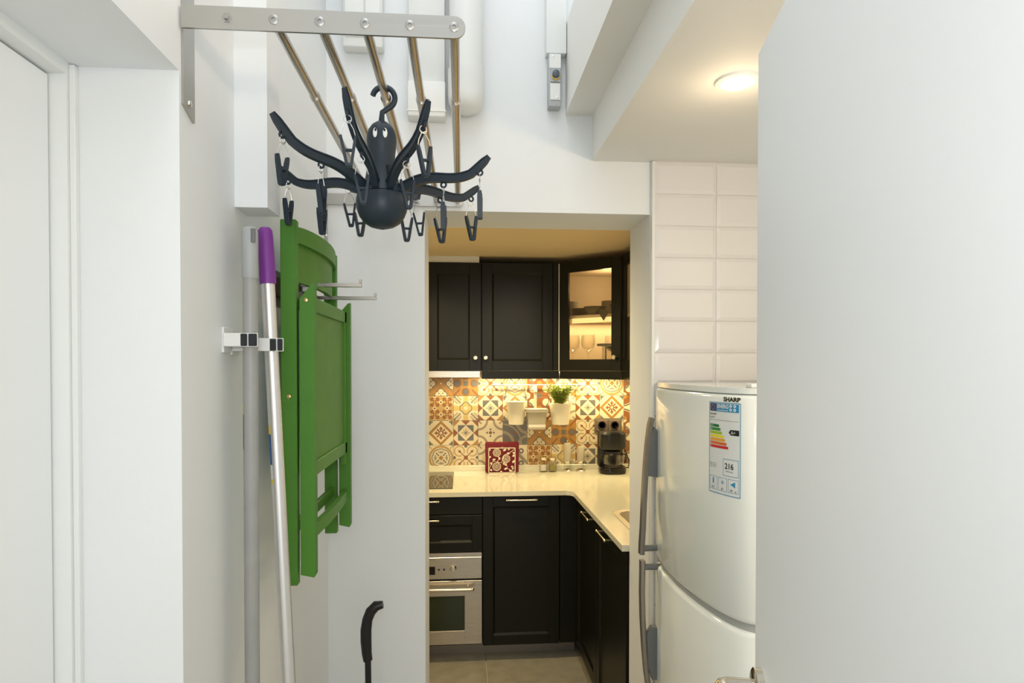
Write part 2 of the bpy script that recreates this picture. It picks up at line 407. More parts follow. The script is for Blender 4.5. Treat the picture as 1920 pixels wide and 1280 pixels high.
def text(s, size, bold=0.0):
    cu = bpy.data.curves.new('t', 'FONT'); cu.body = s; cu.size = size; cu.offset = bold; cu.align_x = 'LEFT'
    o = bpy.data.objects.new('t', cu); col.objects.link(o)
    dg = bpy.context.evaluated_depsgraph_get(); me = bpy.data.meshes.new_from_object(o.evaluated_get(dg))
    mb = MB(); mb.add([v.co.copy() for v in me.vertices], [list(p.vertices) for p in me.polygons])
    bpy.data.objects.remove(o); bpy.data.curves.remove(cu); bpy.data.meshes.remove(me); return mb
def wrap(mb, fn): 
    o = MB(); o.v = [tuple(fn(*p)) for p in mb.v]; o.f = mb.f; return o

XL = -0.41                      # left corridor wall
YD, YK = 1.98, 2.215            # doorway wall, corridor side and kitchen side
HI = 3.6
# ------------------------------------------------------------------ structure
struct('wall_left', MB().prism([(-1.8, 1.95), (0.965, 1.95), (0.965, 0), (YD, 0), (YD, HI), (-1.8, HI)], 'x', -0.80, XL), 'wall',
       'white left corridor wall with a step at the door recess')
mb = MB()
OX0, OX1, OZ = -0.114, 0.595, 2.0
mb.box(-0.80, OX0, YD, YK, 0, HI); mb.box(OX1, 1.75, YD, YK, 0, HI); mb.box(OX0, OX1, YD, YK, OZ, HI)
struct('wall_end', mb, 'wall', 'white wall with the open doorway to the kitchen', smooth=False)
struct('wall_right', MB().box(1.30, 1.42, -1.8, YD, 0, 2.165), 'wall', 'white wall behind the fridge')
# lowered ceiling on the right and the stepped edge beam
mb = MB().prism([(0.41, 2.165), (1.42, 2.165), (1.42, 2.58), (0.324, 2.58), (0.324, 2.305), (0.41, 2.305)], 'y', -1.8, YD)
struct('ceiling_low', mb, 'lowceil', 'lowered ceiling with stepped white edge beam', smooth=False)
# floor: slab with separate stone tiles
fl_ = struct('floor', MB().box(-0.8, 1.42, -1.8, 4.0, -0.10, -0.008), 'grout', 'grey stone tiled floor')
def ftile(x0, y0, x1, y1):
    g = 0.002
    return obj('tile', MB().box(x0 + g, x1 - g, y0 + g, y1 - g, -0.008, 0.0, 0.001, 1), 'floor', fl_)
xs = [-0.79, -0.477, 0.123, 0.723, 1.30]; ys = [-1.6, -1.0, -0.4, 0.2, 0.8, 1.4, 2.0, 2.35, 2.95 - 0.05, 3.5, 3.9]
for i in range(len(xs) - 1):
    for j in range(len(ys) - 1): ftile(xs[i], ys[j], xs[i + 1], ys[j + 1])
# kitchen shell
struct('wall_kitchen_back', MB().box(-0.80, 1.30, 3.90, 4.0, 0, 2.3), 'kwall', 'kitchen back wall behind the patterned tiles')
struct('wall_kitchen_right', MB().box(1.19, 1.30, YK, 3.90, 0, 2.3), 'kwall', 'right kitchen wall')
struct('wall_kitchen_left', MB().box(-0.90, -0.80, YK, 4.0, 0, 2.3), 'kwall', 'left kitchen wall')
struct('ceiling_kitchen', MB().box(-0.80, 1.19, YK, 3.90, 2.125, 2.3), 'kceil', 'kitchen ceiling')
# boxed-in column end on the left wall
struct('trim_1', MB().prism([(-0.41, 1.19), (-0.352, 1.19), (-0.350, 1.262), (-0.41, 1.262)], 'z', 1.808, HI), 'wall', 'white boxed-in duct on the left wall, ending above the poles')
# left door in its recess
d1 = struct('door_1', MB().box(-0.80, -0.60, -1.8, 0.965, 0, 1.95), 'wall', 'white door in the recess at the left')
obj('door_leaf', MB().box(-0.60, -0.580, 0.20, 0.947, 0.0, 1.930, 0.001, 1), 'leaf', d1)
mb = MB().box(-0.60, -0.557, 0.950, 0.9655, 0, 1.95); mb.box(-0.60, -0.557, -1.0, 0.950, 1.933, 1.95)
obj('door_frame', mb, 'trim', d1)
mb = MB().box(-0.557, -0.549, 0.955, 0.965, 0, 1.949, 0.001, 1)
obj('casing', mb, 'trim', d1)

# white metro tiles on the wall beside the doorway
wt = struct('wall_tiled', MB().box(0.600, 1.30, 1.966, YD, 0, 2.165), 'grout', 'bevelled white tiles on the wall above the fridge')
obj('edge_strip', MB().box(0.596, 0.606, 1.958, YD, 0, 2.163, 0.002), 'white', wt)
def bev_tile(w_, h_):
    a = 0.012; t = 0.006
    vs = [(-w_ / 2, 0, -h_ / 2), (w_ / 2, 0, -h_ / 2), (w_ / 2, 0, h_ / 2), (-w_ / 2, 0, h_ / 2),
          (-w_ / 2, -.002, -h_ / 2), (w_ / 2, -.002, -h_ / 2), (w_ / 2, -.002, h_ / 2), (-w_ / 2, -.002, h_ / 2),
          (-w_ / 2 + a, -t, -h_ / 2 + a), (w_ / 2 - a, -t, -h_ / 2 + a), (w_ / 2 - a, -t, h_ / 2 - a), (-w_ / 2 + a, -t, h_ / 2 - a)]
    fs = [(8, 9, 10, 11)] + [(i, (i + 1) % 4, 4 + (i + 1) % 4, 4 + i) for i in range(4)] + [(4 + i, 4 + (i + 1) % 4, 8 + (i + 1) % 4, 8 + i) for i in range(4)]
    return MB().add(vs, fs)
t0 = obj('tile', bev_tile(0.1985, 0.0985), 'wtile', wt, local=True, smooth=False)
t0.location = (0.706, 1.966, 2.112)
for r in range(21):
    for c in range(3):
        if r == 0 and c == 0: continue
        place('tile', t0.data, wt, (0.706 + 0.2 * c, 1.966, 2.112 - 0.1 * r))

# patterned backsplash tiles
bs = struct('wall_backsplash', MB().box(-0.80, 1.19, 3.890, 3.90, 0.86, 1.60), 'grout', 'patterned cement tiles behind the worktop')
MT = {k: tile_mat(k) for k in DES}
rows = [['circ', 'diamond', 'circ', 'clover', 'circ', 'scroll', 'medal', 'vase', 'star', 'scroll', 'medal', 'vase', 'leaf'],
        ['medal', 'arcs', 'leaf', 'lattice', 'quat', 'star', 'diamond', 'vase', 'arcs', 'star', 'diamond', 'circle2', 'quat'],
        ['quat', 'lattice', 'circle2', 'diamond', 'star', 'arcs', 'leaf', 'clover', 'circ', 'scroll', 'medal', 'vase', 'star'],
        ['clover', 'star', 'greywhite', 'medal', 'scroll', 'arcs', 'greywhite', 'lattice', 'quat', 'star', 'diamond', 'circle2', 'scroll']]
proto = {}
for r, row in enumerate(rows):
    for c, k in enumerate(row):
        cx = -0.052 + TS * (c - 3.5); cz = 1.338 + TS / 2 - TS * r
        if cx - TS / 2 < -0.80 or cx + TS / 2 > 1.19: continue
        if k not in proto:
            o = obj('patterned_tile', MB().box(-TS / 2 + .0011, TS / 2 - .0011, -.006, 0, -TS / 2 + .0011, TS / 2 - .0011, .0007, 1), MT[k], bs, local=True)
            o.location = (cx, 3.890, cz); proto[k] = o.data
        else: place('patterned_tile', proto[k], bs, (cx, 3.890, cz))

# wall fittings above the doorway
pp = thing('waste_pipe', 'fat white vertical waste pipe with rounded end above the doorway', 'pipe', (0.0135, 1.925, 2.278))
prof = [(0, 0), (.022, .002), (.042, .012), (.052, .030), (.054, .05), (.054, .128)]
obj('pipe_socket', MB().lathe([(r, 2.278 + h) for r, h in prof], (0.0135, 1.925, 0), 28), 'white', pp)
obj('pipe_body', MB().lathe([(.050, 2.406), (.050, HI - .1)], (0.0135, 1.925, 0), 28), 'white', pp)
b2 = thing('pipe_boxing', 'small white box clamped on the wall left of the waste pipe', 'box', (-0.103, 1.95, 2.268))
obj('box_body', MB().box(-0.162, -0.048, 1.925, YD, 2.268, 2.375, 0.006), 'white', b2)
obj('box_riser', MB().box(-0.160, -0.050, 1.945, YD, 2.375, HI - .1, 0.004), 'white', b2)
obj('box_lip', MB().box(-0.164, -0.046, 1.922, YD, 2.282, 2.286, 0.001, 1), 'white', b2)
b1 = thing('wall_cabinet_box', 'white meter box high on the wall behind the drying rack', 'box', (-0.30, 1.94, 2.47))
obj('box_body', MB().box(-0.352, -0.235, 1.935, YD, 2.472, HI - .1, 0.005), 'white', b1)
obj('box_door', MB().box(-0.345, -0.290, 1.931, 1.935, 2.50, 2.9, 0.001, 1), 'white', b1)
obj('box_door', MB().box(-0.286, -0.242, 1.931, 1.935, 2.56, 2.9, 0.001, 1), 'white', b1)
tr = thing('cable_trunking', 'white cable trunking running up the wall beside the stepped beam', 'trunking', (0.29, 1.96, 2.48))
obj('channel', MB().box(0.259, 0.322, 1.945, YD, 2.480, HI - .1, 0.003), 'trim', tr)
cs = thing('wall_switch', 'narrow grey-white wall switch with round dark knob below the trunking', 'switch', (0.29, 1.96, 2.316))
obj('housing', MB().box(0.266, 0.305, 1.940, YD, 2.316, 2.476, 0.004), 'plate_grey', cs)
obj('cover', MB().box(0.268, 0.303, 1.936, 1.940, 2.43, 2.474, 0.001, 1), 'white', cs)
obj('cover', MB().box(0.270, 0.301, 1.936, 1.940, 2.334, 2.385, 0.001, 1), 'white', cs)
obj('knob_plate', MB().box(0.271, 0.301, 1.934, 1.940, 2.388, 2.428, 0.001, 1), 'plate_grey', cs)
obj('knob', MB().lathe([(.011, 0), (.011, -.008), (.006, -.011), (0, -.011)], (0.287, 1.934, 2.411), 20, 'y'), 'knobgrey', cs)
obj('knob_ring', MB().tube([(0.287 + .0125 * math.cos(a), 1.932, 2.406 + .0125 * math.sin(a)) for a in [PI + PI * i / 10 for i in range(11)]], .0018, 6), 'yellow', cs)
for z in (2.466, 2.342):
    obj('screw', MB().lathe([(.003, 0), (.003, -.0015), (0, -.002)], (0.279 if z > 2.4 else 0.292, 1.936, z), 10, 'y'), 'wire', cs)

# recessed downlight
dl = thing('downlight', 'glowing round recessed downlight in the lowered ceiling above the fridge', 'light', (0.623, 1.401, 2.165))
mb = MB().lathe([(.037, 2.166), (.037, 2.159), (.049, 2.160), (.051, 2.166)], (0.623, 1.401, 0), 36)
obj('trim_ring', mb, 'white', dl)
obj('lamp_disc', MB().lathe([(0, 2.1625), (.0365, 2.1625), (.0365, 2.166), (0, 2.166)], (0.623, 1.401, 0), 32), 'lamp', dl)

# open door on the right
d2 = struct('door_2', MB().box(0, 0.040, -0.80, 0, 0.0, 2.0, 0.0015, 1), 'leaf', 'open white door leaf at the right edge of the view')
d2.location = (0.455, 0.950, 0); DR = Matrix.Rotation(-math.atan2(.032, .141), 4, 'Z'); d2.rotation_euler = (0, 0, -math.atan2(.032, .141))
hz = 1.043
h = obj('door_handle', MB().lathe([(.026, 0), (.026, -.011), (.023, -.013), (0, -.013)], (0, -.045, hz), 32, 'x'), 'chrome', d2, local=True)
pts = [(-.012, -.045, hz), (-.050, -.045, hz), (-.058, -.049, hz), (-.062, -.058, hz), (-.062, -.17, hz)]
obj('lever', MB().tube(pts, .0105, 16), 'chrome', h, local=True)

# ------------------------------------------------------------------ drying rack
rk = thing('wall_drying_rack', 'stainless steel wall drying rack with five extending rods under the ceiling', 'drying rack', (XL, 0.965, 2.027))
RZ = 2.028
def plate(y0, y1, x1, lab):
    n = 12; r = .0165
    poly = [(XL + .004, RZ - r), (x1 - r, RZ - r)] + [(x1 - r + r * math.sin(PI * i / n), RZ - r * math.cos(PI * i / n)) for i in range(1, n)] + [(x1 - r, RZ + r), (XL + .004, RZ + r)]
    return MB().prism(poly, 'y', y0, y1)
fp = obj('side_plate', plate(0.963, 0.967, 0.006, ''), 'steel', rk, ang=50)
obj('side_plate', plate(1.972, 1.976, 0.006, ''), 'steel', rk, ang=50)
RX = [-0.275, -0.209, -0.143, -0.077, -0.011]
for i, x in enumerate(RX):
    rd = obj('rod', MB().tube([(x, 0.967, RZ), (x, 1.245, RZ)], .0077, 20), 'tube', rk)
    ot = MB().tube([(x, 1.230, RZ), (x, 1.972, RZ)], .0090, 20)
    obj('outer_tube', ot, 'tube', rd)
    obj('collar', MB().tube([(x, 1.2255, RZ), (x, 1.2345, RZ)], .0100, 20), 'tube', rd)
    s_ = obj('rivet', MB().lathe([(.0072, 0), (.0072, -.0010), (.0055, -.0020), (.0028, -.0020), (.0022, -.0005), (0, -.0005)], (x, 0.963, RZ), 20, 'y'), 'rivet', rk)
s_ = obj('hex_screw', MB().lathe([(.0075, 0), (.0075, -.001), (.0045, -.0012), (.0045, -.006), (0, -.006)], (-0.341, 0.963, RZ), 6, 'y'), 'rivet', rk)
def bracket(y0, y1):
    m_ = MB().prism([(y0, 1.905), (y1, 1.890), (y1, 2.165), (y0, 2.150)], 'x', XL, XL + .004)
    o = obj('wall_bracket', m_, 'steel', rk)
    ym = (y0 + y1) / 2
    for z in (1.912, 2.14):
        obj('screw', MB().lathe([(.005, 0), (.0045, .002), (0, .003)], (XL + .004, ym, z), 14, 'x'), 'chrome', o)
bracket(0.972, 1.010); bracket(1.936, 1.974)

# ------------------------------------------------------------------ octopus peg hanger
OC = Vector((-0.1485, 1.205, 0)); ZB = 1.7782      # body bottom
def zz(py): return 1.52 + (686.5 - py) * 1.205 / 1190 * .990
oc = thing('octopus_peg_hanger', 'dark navy octopus-shaped clothes peg hanger on the middle rod', 'peg hanger', (OC.x, OC.y, zz(430)))
px = 1.205 / 1190
body = [(0, 232), (10, 234), (18, 240), (24, 249), (27, 260), (27.3, 270), (26, 282), (24.5, 293), (24.5, 305), (26.5, 320), (30, 338), (34, 352), (40, 366), (44.5, 368)]
ball = [(44.5, 369), (46.5, 376), (47, 385), (45.5, 397), (41, 409), (33, 420), (22, 427), (10, 430.5), (4, 431), (3.5, 429), (0, 429)]
ob = obj('body', MB().lathe([(r * px, zz(y)) for r, y in body[::-1]], OC, 36), 'navy', oc)
obj('base_ball', MB().lathe([(r * px, zz(y)) for r, y in ball[::-1]], OC, 36), 'navy', oc)
# hook: round bar over the rod
hp = []
hx, hzc, hr = OC.x + 0.004, RZ - 0.0075 , 0.0205
hy = OC.y
for i in range(19):
    a = math.radians(168 - 235 * i / 18)
    hp.append((hx + hr * math.cos(a), hy, RZ - .009 + hr * math.sin(a)))
hp += [(OC.x + .001, hy, RZ - .036), (OC.x, hy, RZ - .048), (OC.x, hy, zz(236))]
obj('hook', MB().tube(hp, [.0052] * (len(hp) - 3) + [.0050, .0052, .0062], 14), 'navy', oc)
# eyes
for sx, ex in ((-1, -8.8), (1, 9.2)):
    cx = ex * px; cz = zz(262)
    R_ = 26.9 * px; dy = -math.sqrt(R_ * R_ - cx * cx)
    ang = math.atan2(cx, -dy)
    m_ = MB().ball((0, 0, 0), 1, 14, (.0042, .0012, .0088)); Rz = Matrix.Rotation(ang, 3, 'Z')
    m_.v = [tuple(Rz @ Vector(p) + Vector((OC.x + cx, OC.y + dy - .0003, cz))) for p in m_.v]
    e = obj('eye', m_, 'eyew', oc)
    m_ = MB().ball((0, 0, 0), 1, 10, (.0020, .0008, .0028))
    m_.v = [tuple(Rz @ (Vector(p) + Vector((-.0014 * sx, -.0011, .0048))) + Vector((OC.x + cx, OC.y + dy - .0003, cz))) for p in m_.v]
    obj('pupil', m_, 'navyd', e)
# dark slots either side of the front
for sx in (-1, 1):
    ang = math.radians(33 * sx)
    for (y0, y1, r) in ((320, 337, .0285), (341, 362, .0330)):
        m_ = MB().box(-.0038, .0038, -.004, .004, zz(y1), zz(y0), .0006, 1); Rz = Matrix.Rotation(ang, 3, 'Z')
        rr = (27.5 + (y0 - 320) * .3) * px
        m_.v = [tuple(Rz @ Vector((p[0], p[1] - rr, p[2])) + Vector((OC.x, OC.y, 0))) for p in m_.v]
        obj('slot', m_, 'navyd', oc)
# arms
SEC = [(-.0058, .0085), (.0058, .0085), (.0058, .0062), (.0034, .0056), (.0034, -.0056), (.0058, -.0062), (.0058, -.0085),
       (-.0058, -.0085), (-.0058, -.0062), (-.0034, -.0056), (-.0034, .0056), (-.0058, .0062)]
arms = [(99, .092, .205), (143, .080, .205), (197, .047, .212), (242, .072, .205), (288, .055, .200), (333, .026, .205), (15, .040, .205), (62, .085, .205)]
def peg_mesh():
    # two-legged peg, closed jaw at the bottom, legs spread at the top
    m_ = MB(); K = .85
    for s in (-1, 1):
        path = [(s * .0135, 0, 0), (s * .0115, 0, -.012), (s * .0085, 0, -.028), (s * .0058, 0, -.044), (s * .0036, 0, -.056)]
        m_.sweep(path, [(-.0052, -.0026), (.0052, -.0026), (.0052, .0026), (-.0052, .0026)], (0, 1, 0), radii=[.8, 1, 1, 1, .95])
    m_.box(-.0095, .0095, -.0042, .0042, -.029, -.0245, .001, 1)
    m_.box(-.0055, .0055, -.0055, .0055, -.0585, -.051, .0015, 1)
    m_.v = [(p[0] * K, p[1] * K, p[2] * K) for p in m_.v]
    return m_
def peg_wire():
    m_ = MB()
    ring = [(0.0062 * math.cos(a), 0, .026 + .0062 * math.sin(a)) for a in [2 * PI * i / 16 for i in range(16)]]
    m_.tube(ring, .00065, 6, closed=True)
    for s in (-1, 1):
        m_.tube([(s * -.0055, s * .001, .024), (s * .004, s * .001, .020), (s * .009, 0, .010), (s * .0115, 0, -.001)], .00065, 6)
    return m_
pm = wm = None
def add_peg(loc, rz, tilt=0.0):
    global pm, wm
    if pm is None:
        p = obj('clothes_peg', peg_mesh(), 'navy', oc, local=True, ang=30); pm = p.data
        w_ = obj('spring_wire', peg_wire(), 'wire', p, local=True); wm = w_.data
    else:
        p = place('clothes_peg', pm, oc, (0, 0, 0)); place('spring_wire', wm, p, (0, 0, 0))
    p.location = Vector(loc) - oc.location; p.rotation_euler = (0, tilt, rz)
zbase = zz(361)
pegrot = {0: (10, 5), 1: (60, 75), 2: (70, 70), 3: (15, -10), 4: (0, 20), 5: (25, -20), 6: (85, 85), 7: (30, 15)}
for i, (az, dz, R_) in enumerate(arms):
    a = math.radians(az); rd = Vector((math.cos(a), -math.sin(a), 0)); lat = Vector((math.sin(a), math.cos(a), 0))
    P = []; rad = []
    N = 20
    for j in range(N + 1):
        f = j / N; r = .034 + (R_ - .034) * f
        up_ = .010 * math.sin(2 * PI * f) * (1 - .15 * f)
        z = zbase + dz * (f ** 1.15) + up_ + .012 * max(0, f - .8) / .2 * 1.0
        P.append(OC + rd * r + Vector((0, 0, z))); rad.append((1.10 - .30 * f) * (1 if f < .92 else .93 if f < .97 else .62))
    am = MB().sweep(P, SEC, lat, radii=rad)
    ao = obj('arm', am, 'navy', oc, ang=40)
    for q, f in enumerate((.90, .50)):
        p = P[round(f * N)]
        lp = p + Vector((0, 0, -.0125))
        ring = [lp + rd * (.0048 * math.cos(t)) + Vector((0, 0, .0048 * math.sin(t))) for t in [2 * PI * k / 14 for k in range(14)]]
        obj('peg_loop', MB().tube(ring, .0019, 8, closed=True), 'navy', ao)
        add_peg(lp + Vector((0, 0, -.0345)), math.radians(pegrot[i][q]), math.radians(random.uniform(-5, 5)))

# ------------------------------------------------------------------ green folding chair hung on wall hooks
ch = thing('folding_chair', 'green painted wooden folding chair hanging folded on the left wall', 'chair', (-0.33, 1.51, 1.075))
Y0, Y1 = 1.300, 1.722; T = .020
def post(y0, y1):
    return MB().box(-0.361, -0.3295, y0, y1, 1.078, 1.813, .0018, 1)
def fleg(y0, y1):
    return MB().prism([(-0.3235, 1.100), (-0.297, 1.094), (-0.294, 1.100), (-0.294, 1.686), (-0.3000, 1.684), (-0.3235, 1.655)], 'y', y0, y1)
for (a, b) in ((Y0, Y0 + T), (Y1 - T, Y1)):
    o = obj('back_post', post(a, b), 'green', ch)
    obj('front_leg', fleg(a, b), 'green', ch)
# curved backrest: rail and panel, bulging away from the wall
def curved(z0, z1, x_in, x_out, bul, n=16, drop=0):
    m_ = MB(); vs = []; fs = []
    for i in range(n + 1):
        f = i / n; y = Y0 + T + (Y1 - Y0 - 2 * T) * f; s_ = math.sin(PI * f) ** .8 * bul
        dzz = -drop * (2 * f - 1) ** 4
        vs += [(x_in + s_, y, z0), (x_out + s_, y, z0), (x_out + s_, y, z1 + dzz), (x_in + s_, y, z1 + dzz)]
    for i in range(n):
        for j in range(4): fs.append([i * 4 + j, i * 4 + (j + 1) % 4, i * 4 + 4 + (j + 1) % 4, i * 4 + 4 + j])
    fs += [[3, 2, 1, 0], [n * 4 + j for j in range(4)]]
    return m_.add(vs, fs)
obj('top_rail', curved(1.770, 1.806, -0.350, -0.332, .024, drop=.004), 'green', ch)
obj('backrest', curved(1.692, 1.772, -0.352, -0.341, .024), 'greenp', ch)
# seat: frame and inset panel, folded flat between the front legs
sx0, sx1 = -0.316, -0.302
ST, SB = 1.662, 1.292
sf = MB().box(sx0, sx1, Y0 + T + .002, Y1 - T - .002, ST - .030, ST, .0015, 1)
sf.box(sx0, sx1, Y0 + T + .002, Y1 - T - .002, SB, SB + .030, .0015, 1)
sf.box(sx0, sx1, Y0 + T + .002, Y0 + T + .024, SB - .03, ST, .0015, 1)
sf.box(sx0, sx1, Y1 - T - .024, Y1 - T - .002, SB - .03, ST, .0015, 1)
obj('seat_frame', sf, 'green', ch)
obj('seat_panel', MB().box(sx0 + .003, sx1 - .006, Y0 + T + .024, Y1 - T - .024, SB + .030, ST - .030), 'greenp', ch)
obj('front_stretcher', MB().sweep([(-0.308 + .006 * math.sin(PI * i / 8), Y0 + T + (Y1 - Y0 - 2 * T) * i / 8, 1.180) for i in range(9)], [(-.0135, -.006), (.0135, -.006), (.0135, .006), (-.0135, .006)], (0, 0, 1)), 'green', ch)
obj('rear_stretcher', MB().box(-0.350, -0.338, Y0 + T, Y1 - T, 1.175, 1.200, .0015, 1), 'green', ch)
for (x, y, z) in ((-0.311, Y0, 1.652), (-0.345, Y0, 1.459), (-0.311, Y1 - T, 1.645), (-0.311, Y1 - T, 1.278)):
    obj('bolt', MB().lathe([(.0045, 0), (.004, -.002), (0, -.0032)], (x, y, z), 14, 'y'), 'brass', ch)
# hooks
for k, (y, z, x1) in enumerate(((1.45, 1.701, -0.224), (1.60, 1.688, -0.211))):
    hk = thing('wall_hook', ('upper' if k == 0 else 'lower') + ' thin steel bar hook poking out over the green chair seat' + (', nearer one' if k == 0 else ', farther and longer one'), 'hook', (XL, y, z), 'steel hooks holding the folding chair')
    obj('bar', MB().box(XL + .003, x1, y - .004, y + .004, z - .0045, z + .0045, .0008, 1), 'tube', hk)
    obj('tip', MB().box(x1 - .005, x1, y - .004, y + .004, z + .0045, z + .013, .0008, 1), 'tube', hk)
    obj('wall_plate', MB().box(XL, XL + .003, y - .03, y + .03, z - .05, z + .03, .0008, 1), 'fhandled', hk)
    obj('plate_shade_block', MB().box(XL + .003, -.362, y - .034, y + .034, z - .030, z + .012, .002), 'hookblock', hk)  # added dark block: bronze hook plate and the shade in the chair gap

# ------------------------------------------------------------------ mop poles and clips
g1 = thing('mop_pole', 'grey plastic mop pole clipped upright to the left wall', 'mop pole', (-0.367, 1.14, 0))
obj('shaft', MB().tube([(-0.3675, 1.14, 0.03), (-0.3675, 1.14, 1.68)], .0124, 24), 'greypole', g1)
gr_ = obj('grip', MB().lathe([(.0128, 1.672), (.0138, 1.674), (.0138, 1.752), (.0125, 1.759), (.009, 1.761), (.009, 1.752), (0, 1.750)], (-0.3675, 1.14, 0), 24), 'greyp', g1)
obj('hanging_hole', MB().box(-0.3620, -0.3545, 1.1258, 1.1300, 1.733, 1.757, .0015), 'fhandled', gr_)
obj('floor_block', MB().box(-0.400, -0.335, 1.09, 1.19, 0, .035, .01), 'greyp', g1)
def wrapsticker(cx, cy, z0, z1, R_, a0, a1, m, parent, name='sticker', lean=0.0):
    m_ = MB(); n = 6; vs = []; fs = []
    for z in (z0, z1):
        for i in range(n + 1):
            a = math.radians(a0 + (a1 - a0) * i / n); vs.append((cx(z) + R_ * math.cos(a), cy + R_ * math.sin(a), z))
    for i in range(n): fs.append((i, i + 1, n + 2 + i, n + 1 + i))
    return obj(name, m_.add(vs, fs), m, parent)
for z0, z1, m in ((1.436, 1.455, 'stick_y'), (1.375, 1.436, 'stick_n')):
    wrapsticker(lambda z: -0.3675, 1.14, z0, z1, .0126, 150, 222, m, g1)
g2 = thing('broom_pole', 'silver metal broom pole with purple grip leaning beside the grey pole', 'broom pole', (-0.28, 1.17, 0))
def px2(z): return -0.349 + (1.668 - z) / (1.668 - .946) * .033
zt = [1.668, 1.4, 1.1, .8, .4, .03]
obj('shaft', MB().tube([(px2(z), 1.18, z) for z in zt], .0119, 24), 'alu', g2)
lathe_p = [(1.668, .0138), (1.672, .0142), (1.72, .0138), (1.755, .0128), (1.764, .0122), (1.769, .009)]
obj('grip', MB().tube([(px2(z), 1.18, z) for z, r in lathe_p], [r for z, r in lathe_p], 24), 'purple', g2)
for z0, z1, m in ((1.397, 1.413, 'stick_y'), (1.342, 1.397, 'stick_b'), (1.316, 1.342, 'lab_w'), (1.308, 1.316, 'stick_y')):
    wrapsticker(px2, 1.18, z0, z1, .01205, 175, 240, m, g2)
obj('broom_head', MB().box(-0.29, -0.25, 1.05, 1.25, 0, .04, .008), 'greyp', g2)
for k, (x0, x1, yc, z, lab) in enumerate(((-0.409, -0.350, 1.14, 1.565, 'white wall clip with black pads gripping the grey mop pole'),
                                    (-0.372, -0.318, 1.18, 1.562, 'white wall clip with black pads gripping the silver broom pole'))):
    cl = thing('pole_clip', lab, 'clip', (XL, yc, z - .013), 'white pole clips on the left wall')
    mb = MB().box(XL, XL + .004, yc - .018, yc + .018, z - .022, z + .022, .001, 1)
    if k: z -= .004
    mb.box(XL + .004 if k == 0 else XL + .004, x0 + .032, yc - .021, yc - .0165, z - .0115, z + .0115, .001, 1)
    mb.box(XL + .002, XL + .026 if k == 0 else XL + .03, yc - .018, yc + .018, z - .0115, z - .0095, .0005, 1)
    mb.box(XL + .002, XL + .026 if k == 0 else XL + .03, yc - .018, yc + .018, z + .0095, z + .0115, .0005, 1)
    mb.box(x0 + .026, x1, yc - .0165, yc - .0140, z - .0118, z + .0118, .0008, 1)
    obj('clip_body', mb, 'white', cl)
    for a, b in ((x0 + .028, x0 + .0415), (x0 + .0445, x1 - .001)):
        obj('pad', MB().box(a, b, yc - .0205, yc - .0165, z - .0105, z + .0105, .001, 1), 'rubber', cl)

# upright cleaner in front of the doorway wall
vc = thing('upright_cleaner', 'black curved handle of an upright floor cleaner left of the doorway', 'cleaner', (-0.25, 1.75, 0))
gp = [(-0.216, .868), (-0.234, .865), (-0.249, .850), (-0.258, .828), (-0.262, .800), (-0.262, .770), (-0.2600, .735), (-0.2570, .716)]
gr = [.0100, .0140, .0145, .0140, .0150, .0150, .0135, .0125]
obj('grip', MB().tube([(x, 1.75, z) for x, z in gp], gr, 20), 'black', vc)
obj('pole', MB().tube([(-0.257, 1.75, .72), (-0.250, 1.75, .06)], .0085, 16), 'black', vc)
obj('cleaner_head', MB().box(-0.36, -0.14, 1.69, 1.81, 0, .06, .015), 'black', vc)

# ------------------------------------------------------------------ fridge
FC = [(.720, 1.946), (.660, 1.946), (.618, 1.943), (.603, 1.932), (.5965, 1.905), (.590, 1.85), (.585, 1.79), (.583, 1.72), (.585, 1.66), (.592, 1.579), (.604, 1.500), (.618, 1.445), (.637, 1.405), (.662, 1.383), (.700, 1.377), (.720, 1.377)]
def cat(P, t):
    n = len(P) - 1; t = max(0, min(n - 1e-6, t)); i = int(t); f = t - i
    p0, p1, p2, p3 = P[max(i - 1, 0)], P[i], P[min(i + 1, n)], P[min(i + 2, n)]
    return tuple(.5 * (2 * p1[k] + (p2[k] - p0[k]) * f + (2 * p0[k] - 5 * p1[k] + 4 * p2[k] - p3[k]) * f * f + (3 * p1[k] - p0[k] - 3 * p2[k] + p3[k]) * f ** 3) for k in (0, 1))
FS = [cat(FC, t / 4) for t in range(4 * (len(FC) - 1) + 1)]
def fdoor(z0, z1, e=.006):
    n = len(FS); c = (.70, 1.66)
    def ring(z, ins):
        return [(x + (c[0] - x) * ins * 8 * (1 if x < .70 else 0), y + (c[1] - y) * ins * 3, z) for x, y in FS]
    levels = [(z0, .012), (z0 + e * .3, .004), (z0 + e, 0), (z1 - e, 0), (z1 - e * .3, .004), (z1, .012)]
    vs = []; fs = []
    for z, q in levels: vs += ring(z, q)
    for i in range(len(levels) - 1):
        for j in range(n): fs.append([i * n + j, i * n + (j + 1) % n, (i + 1) * n + (j + 1) % n, (i + 1) * n + j])
    fs += [list(range(n))[::-1], [(len(levels) - 1) * n + j for j in range(n)]]
    return MB().add(vs, fs)
fr = thing('fridge', 'white two-door fridge freezer with curved front beneath the white tiles', 'fridge', (.92, 1.66, 0))
obj('cabinet_body', MB().box(.724, 1.23, 1.380, 1.943, .03, 1.455, .004), 'fridge', fr)
obj('top_lid', MB().prism([(x + .004, y) for x, y in FS] + [(1.235, 1.378), (1.235, 1.945)], 'z', 1.456, 1.470), 'fridge', fr)
obj('hinge_cover', MB().box(.655, .690, 1.393, 1.425, 1.470, 1.480, .003), 'white', fr)
up_d = obj('door', fdoor(.929, 1.455, .012), 'fridge', fr, ang=50)
lo_d = obj('door', fdoor(.055, .911, .012), 'fridge', fr, ang=50)
